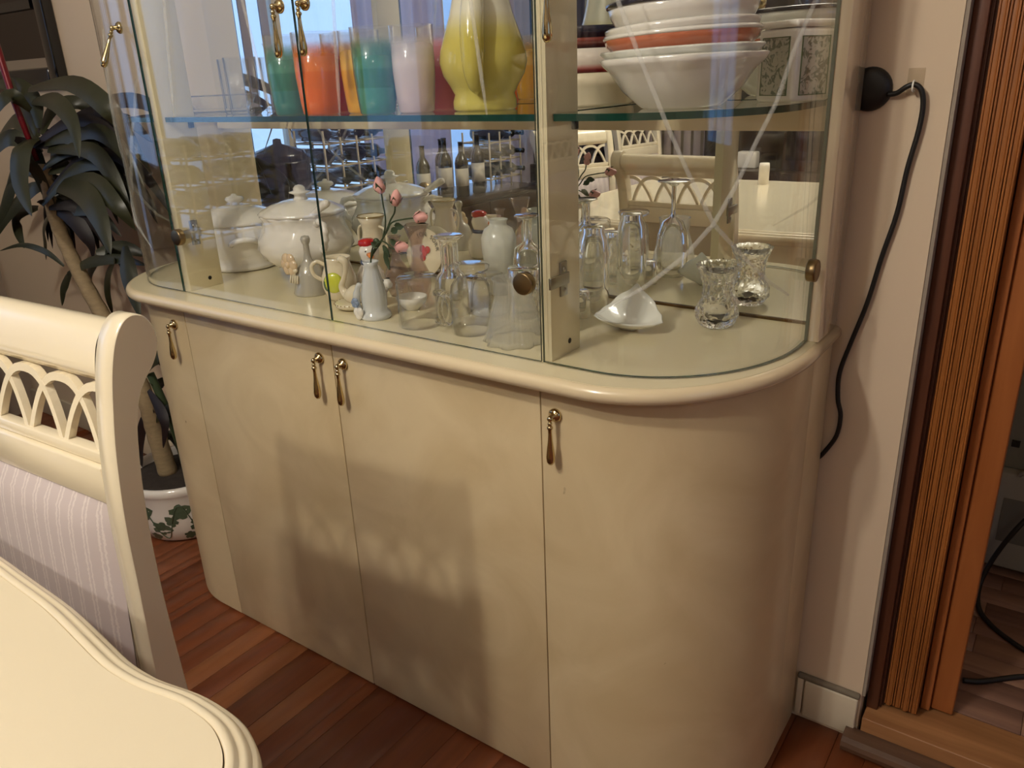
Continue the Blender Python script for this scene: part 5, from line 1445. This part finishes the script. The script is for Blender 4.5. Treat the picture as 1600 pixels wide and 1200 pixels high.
for li, (w_, pts) in enumerate(LEAVES):
    P = smooth_path(pts, 5)
    n_ = len(P)
    tot = n_ - 1
    vs = []
    for i, p in enumerate(P):
        a = P[max(0, i - 1)]; b_ = P[min(tot, i + 1)]
        T_ = (b_ - a).normalized()
        side = T_.cross(Vector((0.35, -0.8, 0.45)).normalized())
        if side.length < 0.2:
            side = T_.cross(Vector((1, 0, 0)))
        side.normalize()
        nn = side.cross(T_).normalized()
        u_ = i / tot
        wd = w_ * 0.44 * min(1.0, 0.30 + 2.2 * u_) * (1 - max(0, (u_ - 0.45) / 0.55) ** 1.8) + 0.0006
        q = p - PO
        for f_, dep in ((-1, 0.0), (-0.5, -0.10), (0, -0.16), (0.5, -0.10), (1, 0.0)):
            vs.append(q + side * wd * f_ + nn * wd * dep * (-1))
    m = MB()
    m.add(vs, [(5 * i + k_, 5 * i + k_ + 1, 5 * i + k_ + 6, 5 * i + k_ + 5) for i in range(n_ - 1) for k_ in range(4)])
    m.build('leaf', 'leaf2' if (li >= n_main and li % 4) or random.random() < 0.12 else 'leaf', t)

# ------------------------------------------------------------------ wall things
t = thing('framed_mirror', 'dark mirror with a black lacquer surround on the wall above the dracaena', 'mirror', (-2.33, 0.399, 1.76))
fx0, fx1, fz0, fz1 = -0.42, 0.415, -0.545, 0.55
fw = 0.050
for nm, bx in (('frame_side', (fx0, fx0 + fw, fz0, fz1)), ('frame_side', (fx1 - fw, fx1, fz0, fz1)), ('frame_rail', (fx0 + fw, fx1 - fw, fz0, fz0 + fw)), ('frame_rail', (fx0 + fw, fx1 - fw, fz1 - fw, fz1))):
    MB().box(bx[0], bx[1], -0.032, 0.0, bx[2], bx[3], 0, 0.004).build(nm, 'blacklac', t)
MB().box(fx0 + fw, fx1 - fw, -0.010, -0.004, fz0 + fw, fz1 - fw).build('mirror_glass', mirror_mat('dark_reflection_mirror', (0.16, 0.15, 0.15, 1)), t)  # reflection colour darkened to stand in for the dark room it mirrors
g0, g1_, h0, h1 = fx0 + fw, fx1 - fw, fz0 + fw, fz1 - fw
bw = 0.030
vs = [(g0, -0.0105, h0), (g1_, -0.0105, h0), (g1_, -0.0105, h1), (g0, -0.0105, h1), (g0 + bw, -0.015, h0 + bw), (g1_ - bw, -0.015, h0 + bw), (g1_ - bw, -0.015, h1 - bw), (g0 + bw, -0.015, h1 - bw)]
MB().add(vs, [(0, 1, 5, 4), (1, 2, 6, 5), (2, 3, 7, 6), (3, 0, 4, 7)], 0, False).build('bevel', mirror_mat('bevel_mirror', (0.72, 0.72, 0.72, 1)), t)
MB().box(g0 + bw, g1_ - bw, -0.026, -0.0155, 1.44 - 1.76 - 0.012, 1.44 - 1.76 + 0.012).build('cross_bar', 'blacklac', t)
rd_ = MB().sweep([(-1.700, 0.155, 1.03), (-1.735, 0.150, 1.18), (-1.755, 0.150, 1.32), (-1.775, 0.150, 1.48), (-1.80, 0.150, 1.66)], [0.0065, 0.0085, 0.0092, 0.0096, 0.0096], 10).build('decorative_rod', 'redrod')
tag(rd_, 'dark red glittering rod rising from the dracaena crown before the black mirror', 'rod')

t = thing('wall_cable_box', 'black domed round cable outlet on the wall at the cabinet right side', 'outlet', (0.3495, 0.3998, 1.1535))
MB().lathe(cap([(0, -0.0130), (0.010, -0.0128), (0.020, -0.0112), (0.027, -0.008), (0.030, -0.004), (0.0305, 0.0), (0, 0)]), 32, axis='Y').build('dome', 'black', t)
t.location.x = 0.318
pth = smooth_path([(0.360, 0.392, 1.146), (0.372, 0.389, 1.148), (0.384, 0.386, 1.156), (0.394, 0.387, 1.1585), (0.4035, 0.388, 1.150), (0.4075, 0.390, 1.128), (0.4055, 0.391, 1.094), (0.398, 0.3915, 1.044), (0.392, 0.392, 0.980), (0.379, 0.392, 0.914), (0.367, 0.391, 0.842), (0.351, 0.390, 0.777), (0.339, 0.389, 0.722), (0.341, 0.389, 0.677), (0.348, 0.390, 0.648), (0.345, 0.391, 0.610), (0.328, 0.392, 0.574), (0.318, 0.393, 0.56)], 5)
off_ = -0.017
pth = [Vector((p.x + off_ * 0.9, p.y, p.z)) for p in pth]
o = MB().sweep(pth, 0.0037, 10).build('wall_cable', 'cable')
tag(o, 'thin black cable hanging down the wall from the round outlet to behind the cabinet', 'cable')
t = thing('adhesive_hook', 'clear plastic adhesive hook holding the black wall cable', 'hook', (0.377, 0.3998, 1.158))
MB().box(-0.011, 0.011, -0.0015, -0.0002, -0.014, 0.022, 0, 0.0005).build('backing_plate', pane_mat('clear_plastic', (0.93, 0.92, 0.9, 1)), t)
MB().sweep(smooth_path([(0, -0.002, 0.004), (0, -0.010, 0.006), (0.0, -0.018, 0.003), (0.0, -0.018, -0.006), (0.0, -0.010, -0.009), (0, -0.002, -0.008)], 4), 0.0013, 8).build('hook_clip', 'milk', t)
o = MB().sweep(smooth_path([(-2.2, 0.394, 0.462), (-1.8, 0.394, 0.458), (-1.4, 0.394, 0.455), (-1.21, 0.394, 0.452)], 4), 0.0028, 8).build('black_cord', 'cable')
tag(o, 'thin black cord running along the wall behind the dracaena', 'cord')

# ------------------------------------------------------------------ ceiling lamp above the table
t = thing('ceiling_lamp', 'brass bar ceiling lamp with two bulbs above the dining table', 'lamp', (CH[0], CH[1], CH[2]))
MB().sweep([(0, 0, 0.02), (0, 0, 0.15), (0, 0, 0.27)], 0.008, 10).build('rod', 'gold', t)
MB().lathe(cap([(0, 0.2895), (0.055, 0.2895), (0.05, 0.272), (0.01, 0.262), (0, 0.262)]), 24).build('ceiling_rose', 'gold', t)
br = MB().sweep([(0, -0.27, 0.055), (0, 0, 0.075), (0, 0.27, 0.055)], 0.008, 10).build('bar', 'gold', t)
for s in (-1, 1):
    MB().lathe(cap([(0, 0.062), (0.016, 0.060), (0.020, 0.045), (0.014, 0.036), (0, 0.036)]), 16, 0, (0, s * 0.25, 0)).build('socket', 'candle', br)

# ------------------------------------------------------------------ the rest of the room (seen in the mirror and the glass)
def bottle(label, x, y, z, h=0.30, mat='bottle', lab=True, lie=None, group='wine and spirit bottles on the sideboard'):
    t = thing('bottle', label, 'bottle', (x, y, z), 0, group)
    MB().lathe(cap([(0, 0), (0.036, 0), (0.038, 0.006), (0.038, 0.62 * h), (0.032, 0.70 * h), (0.014, 0.80 * h), (0.0135, 0.97 * h), (0.015, 0.975 * h), (0.015, h), (0, h)]), 20).build('glass_body', mat, t)
    if lab:
        MB().lathe([(0.0383, 0.2 * h), (0.0388, 0.2 * h), (0.0388, 0.52 * h), (0.0383, 0.52 * h)], 20, close=True).build('label', 'label', t)
    return t
t = thing('sideboard', 'dark wooden sideboard under the window, seen in the cabinet mirror', 'sideboard', (-2.45, -1.55, 0))
MB().box(-0.21, 0.21, -1.05, 1.0, 0.06, 0.525, 0, 0.004).build('body', 'darkwood', t)
MB().box(-0.225, 0.225, -1.07, 1.02, 0.5255, 0.555, 0, 0.006).build('top', 'darkwood', t)
for k_ in range(4):
    y0 = -1.03 + k_ * 0.5025
    d = MB().box(0.2105, 0.226, y0 + 0.004, y0 + 0.495, 0.08, 0.515, 0, 0.003).build('door', 'darkwood', t)
    MB().ball((0.236, y0 + 0.45, 0.32), 0.010, 0, 10, 8).build('knob', 'gold', d)
MB().box(-0.19, 0.19, -1.03, 0.98, 0.0, 0.0595).build('plinth', 'blacklac', t)
SBZ = 0.5552
bl = [(-2.34, -1.98, 'clear spirit bottle with a cream label, second from the right wine rack', 0.30, 'bottle'), (-2.34, -2.13, 'tall dark bottle with a broad label beside the right wine rack', 0.33, 'bottle'),
      (-2.36, -1.86, 'dark bottle with a slim neck in the middle of the sideboard', 0.33, 'bottle'), (-2.40, -1.72, 'dark bottle standing near the lilac curtain', 0.30, 'bottle'),
      (-2.52, -2.02, 'dark bottle at the back of the sideboard', 0.31, 'bottle'), (-2.36, -1.50, 'dark bottle standing beside the left wine rack', 0.31, 'bottle')]
for x, y, lb, h, m in bl:
    bottle(lb, x, y, SBZ, h, m)
def rack(label, x, y, z, nx, nz, cell=0.105):
    t = thing('wine_rack', label, 'wine rack', (x, y, z), 0, 'pale lattice wine racks')
    W_, H_ = nx * cell, nz * cell
    for yy in (0,):
        for sx in (-0.10, 0.10):
            for k_ in range(nx + 1):
                MB().sweep([(sx, -W_ / 2 + k_ * cell, 0), (sx, -W_ / 2 + k_ * cell, H_ + 0.01)], 0.0055, 8).build('upright', 'rope', t)
            for q in range(1, nz + 1):
                MB().sweep([(sx, -W_ / 2 - 0.005, q * cell - 0.05), (sx, W_ / 2 + 0.005, q * cell - 0.05)], 0.0048, 8).build('crossbar', 'rope', t)
    for k_ in range(nx + 1):
        for q in range(1, nz + 1):
            MB().sweep([(-0.10, -W_ / 2 + k_ * cell, q * cell - 0.05), (0.10, -W_ / 2 + k_ * cell, q * cell - 0.05)], 0.0042, 6).build('rail', 'rope', t)
    for k_ in range(nx):
        for q in range(1, nz + 1):
            if (k_ * 3 + q * 5) % 7 == 0:
                continue
            b_ = bottle('wine bottle in the %s rack, row %s from below, slot %s from the far side' % (label.split()[0], ('one', 'two', 'three', 'four', 'five')[q - 1], ('one', 'two', 'three', 'four')[k_]), x - 0.14, y - W_ / 2 + (k_ + 0.5) * cell, z + q * cell - 0.006, 0.30, 'bottle', False, None, 'wine bottles lying in the racks')
            b_.rotation_euler = (0, R(90), 0)
    return t
t = thing('bar_cabinet', 'tall dark bar cabinet before the near end of the window', 'cabinet', (-2.47, -0.27, 0))
MB().box(-0.2, 0.2, -0.24, 0.24, 0.04, 0.96, 0, 0.004).build('body', 'darkwood', t)
MB().box(-0.215, 0.215, -0.25, 0.25, 0.9605, 0.99, 0, 0.005).build('top', 'blacklac', t)
MB().box(-0.18, 0.18, -0.22, 0.22, 0.0, 0.0395).build('plinth', 'blacklac', t)
d = MB().box(0.2005, 0.216, -0.23, 0.23, 0.06, 0.95, 0, 0.003).build('door', 'blacklac', t)
MB().ball((0.226, -0.19, 0.55), 0.010, 0, 10, 8).build('knob', 'gold', d)
t = thing('ice_bucket', 'dark lidded ice bucket on the sideboard beside the left wine rack', 'bucket', (-2.42, -0.78, SBZ))
MB().lathe(cap([(0, 0), (0.10, 0), (0.12, 0.02), (0.135, 0.30), (0.14, 0.305), (0.14, 0.32), (0, 0.32)]), 28).build('body', 'blacklac', t)
MB().lathe(cap([(0, 0.3205), (0.135, 0.3205), (0.11, 0.36), (0.02, 0.39), (0.018, 0.41), (0, 0.415)]), 28).build('lid', 'blacklac', t)
rack('left pale wooden lattice wine rack on the sideboard', -2.45, -1.20, SBZ, 4, 4)
rack('right pale wooden lattice wine rack on the sideboard', -2.45, -2.42, SBZ, 3, 3)

def curtain(label, x, y0, y1, z0, z1, mat, folds):
    N_ = folds * 8
    front = [(x + 0.022 * math.sin(2 * PI * i / 8), y0 + (y1 - y0) * i / N_) for i in range(N_ + 1)]
    o = MB().sheet(front, 0.002, z0, z1).build('curtain', mat)
    tag(o, label, 'curtain', 'lilac sheer curtains at the left window')
def sheer():
    m = bpy.data.materials.new('lilac_sheer'); m.use_nodes = True
    nt = m.node_tree; N, L = nt.nodes, nt.links
    N.remove(N['Principled BSDF'])
    d_ = N.new('ShaderNodeBsdfDiffuse'); d_.inputs['Color'].default_value = srgb(206, 198, 206)
    tr_ = N.new('ShaderNodeBsdfTranslucent'); tr_.inputs['Color'].default_value = srgb(206, 200, 216)
    m1 = N.new('ShaderNodeMixShader'); m1.inputs['Fac'].default_value = 0.55
    L.new(d_.outputs['BSDF'], m1.inputs[1]); L.new(tr_.outputs['BSDF'], m1.inputs[2])
    L.new(m1.outputs['Shader'], N['Material Output'].inputs['Surface'])
    return m
sh = sheer()
curtain('lilac sheer curtain panel gathered in the middle of the left window', XL + 0.07, -2.30, -1.58, 0.56, 2.2, sh, 8)
curtain('lilac sheer curtain panel at the far end of the left window', XL + 0.07, -3.20, -2.78, 0.30, 2.2, sh, 5)
slat = pbr('lilac_grey_slat', srgb(150, 144, 158), 0.6)
for k_ in range(4):
    yy = -0.66 - k_ * 0.115
    nth = ('first', 'second', 'third', 'fourth', 'fifth')[k_]
    o = MB().box(XL + 0.045, XL + 0.053, yy - 0.046, yy, 1.02, 2.15, 0, 0.001).build('blind_slat', slat)
    tag(o, '%s pale blind slat from the near end of the left window' % nth, 'blind', 'vertical blind slats at the left window')
o = MB().sweep([(XL + 0.07, -0.45, 2.235), (XL + 0.07, -3.3, 2.235)], 0.012, 10).build('curtain_rod', 'gold')
tag(o, 'brass curtain rod above the left window', 'curtain rod')

# far wall: dark display cabinet, television and a vertical blind
t = thing('wall_unit', 'dark wall unit along the far wall, reflected in the cabinet mirror', 'cabinet', (-1.55, -3.36, 0))
MB().box(-1.15, 1.75, -0.22, 0.20, 0.0, 0.60, 0, 0.004).build('base_unit', 'darkwood', t)
MB().box(-1.15, -0.42, -0.22, 0.12, 0.6005, 1.95, 0, 0.004).build('tall_unit', 'darkwood', t)
MB().box(0.09, 0.619, -0.22, 0.02, 0.6005, 1.95, 0, 0.004).build('tall_unit', 'blacklac', t)
MB().box(0.62, 1.75, -0.22, 0.12, 0.6005, 1.95, 0, 0.004).build('tall_unit', 'darkwood', t)
for x0 in (-1.13, -0.78, 0.64, 1.01, 1.38):
    MB().box(x0, x0 + 0.33, 0.1205, 0.128, 0.66, 1.90, 0, 0.003).build('glass_panel', 'blacklac', t)
for k_ in range(7):
    x0 = -1.95 + k_ * 0.070
    m = MB().box(x0, x0 + 0.050, -3.50, -3.494, 0.62, 2.0, 0, 0.001, 1).build('blind_slat', pbr('pinkish_blind', srgb(190, 172, 168), 0.35))
    m.rotation_euler = (0, 0, 0)
    tag(m, '%s pinkish grey blind slat from the left on the far wall' % ('first', 'second', 'third', 'fourth', 'fifth', 'sixth', 'seventh', 'eighth', 'ninth', 'tenth')[k_], 'blind', 'vertical blind slats on the far wall')
nk = MB().box(-0.06, 0.06, -0.05, 0.05, 0.0, 0.10, 0, 0.01).build('tissue_box', 'candle', None, (-1.16, -3.33, 0.6003))
tag(nk, 'white tissue box standing on the dark wall unit', 'box')
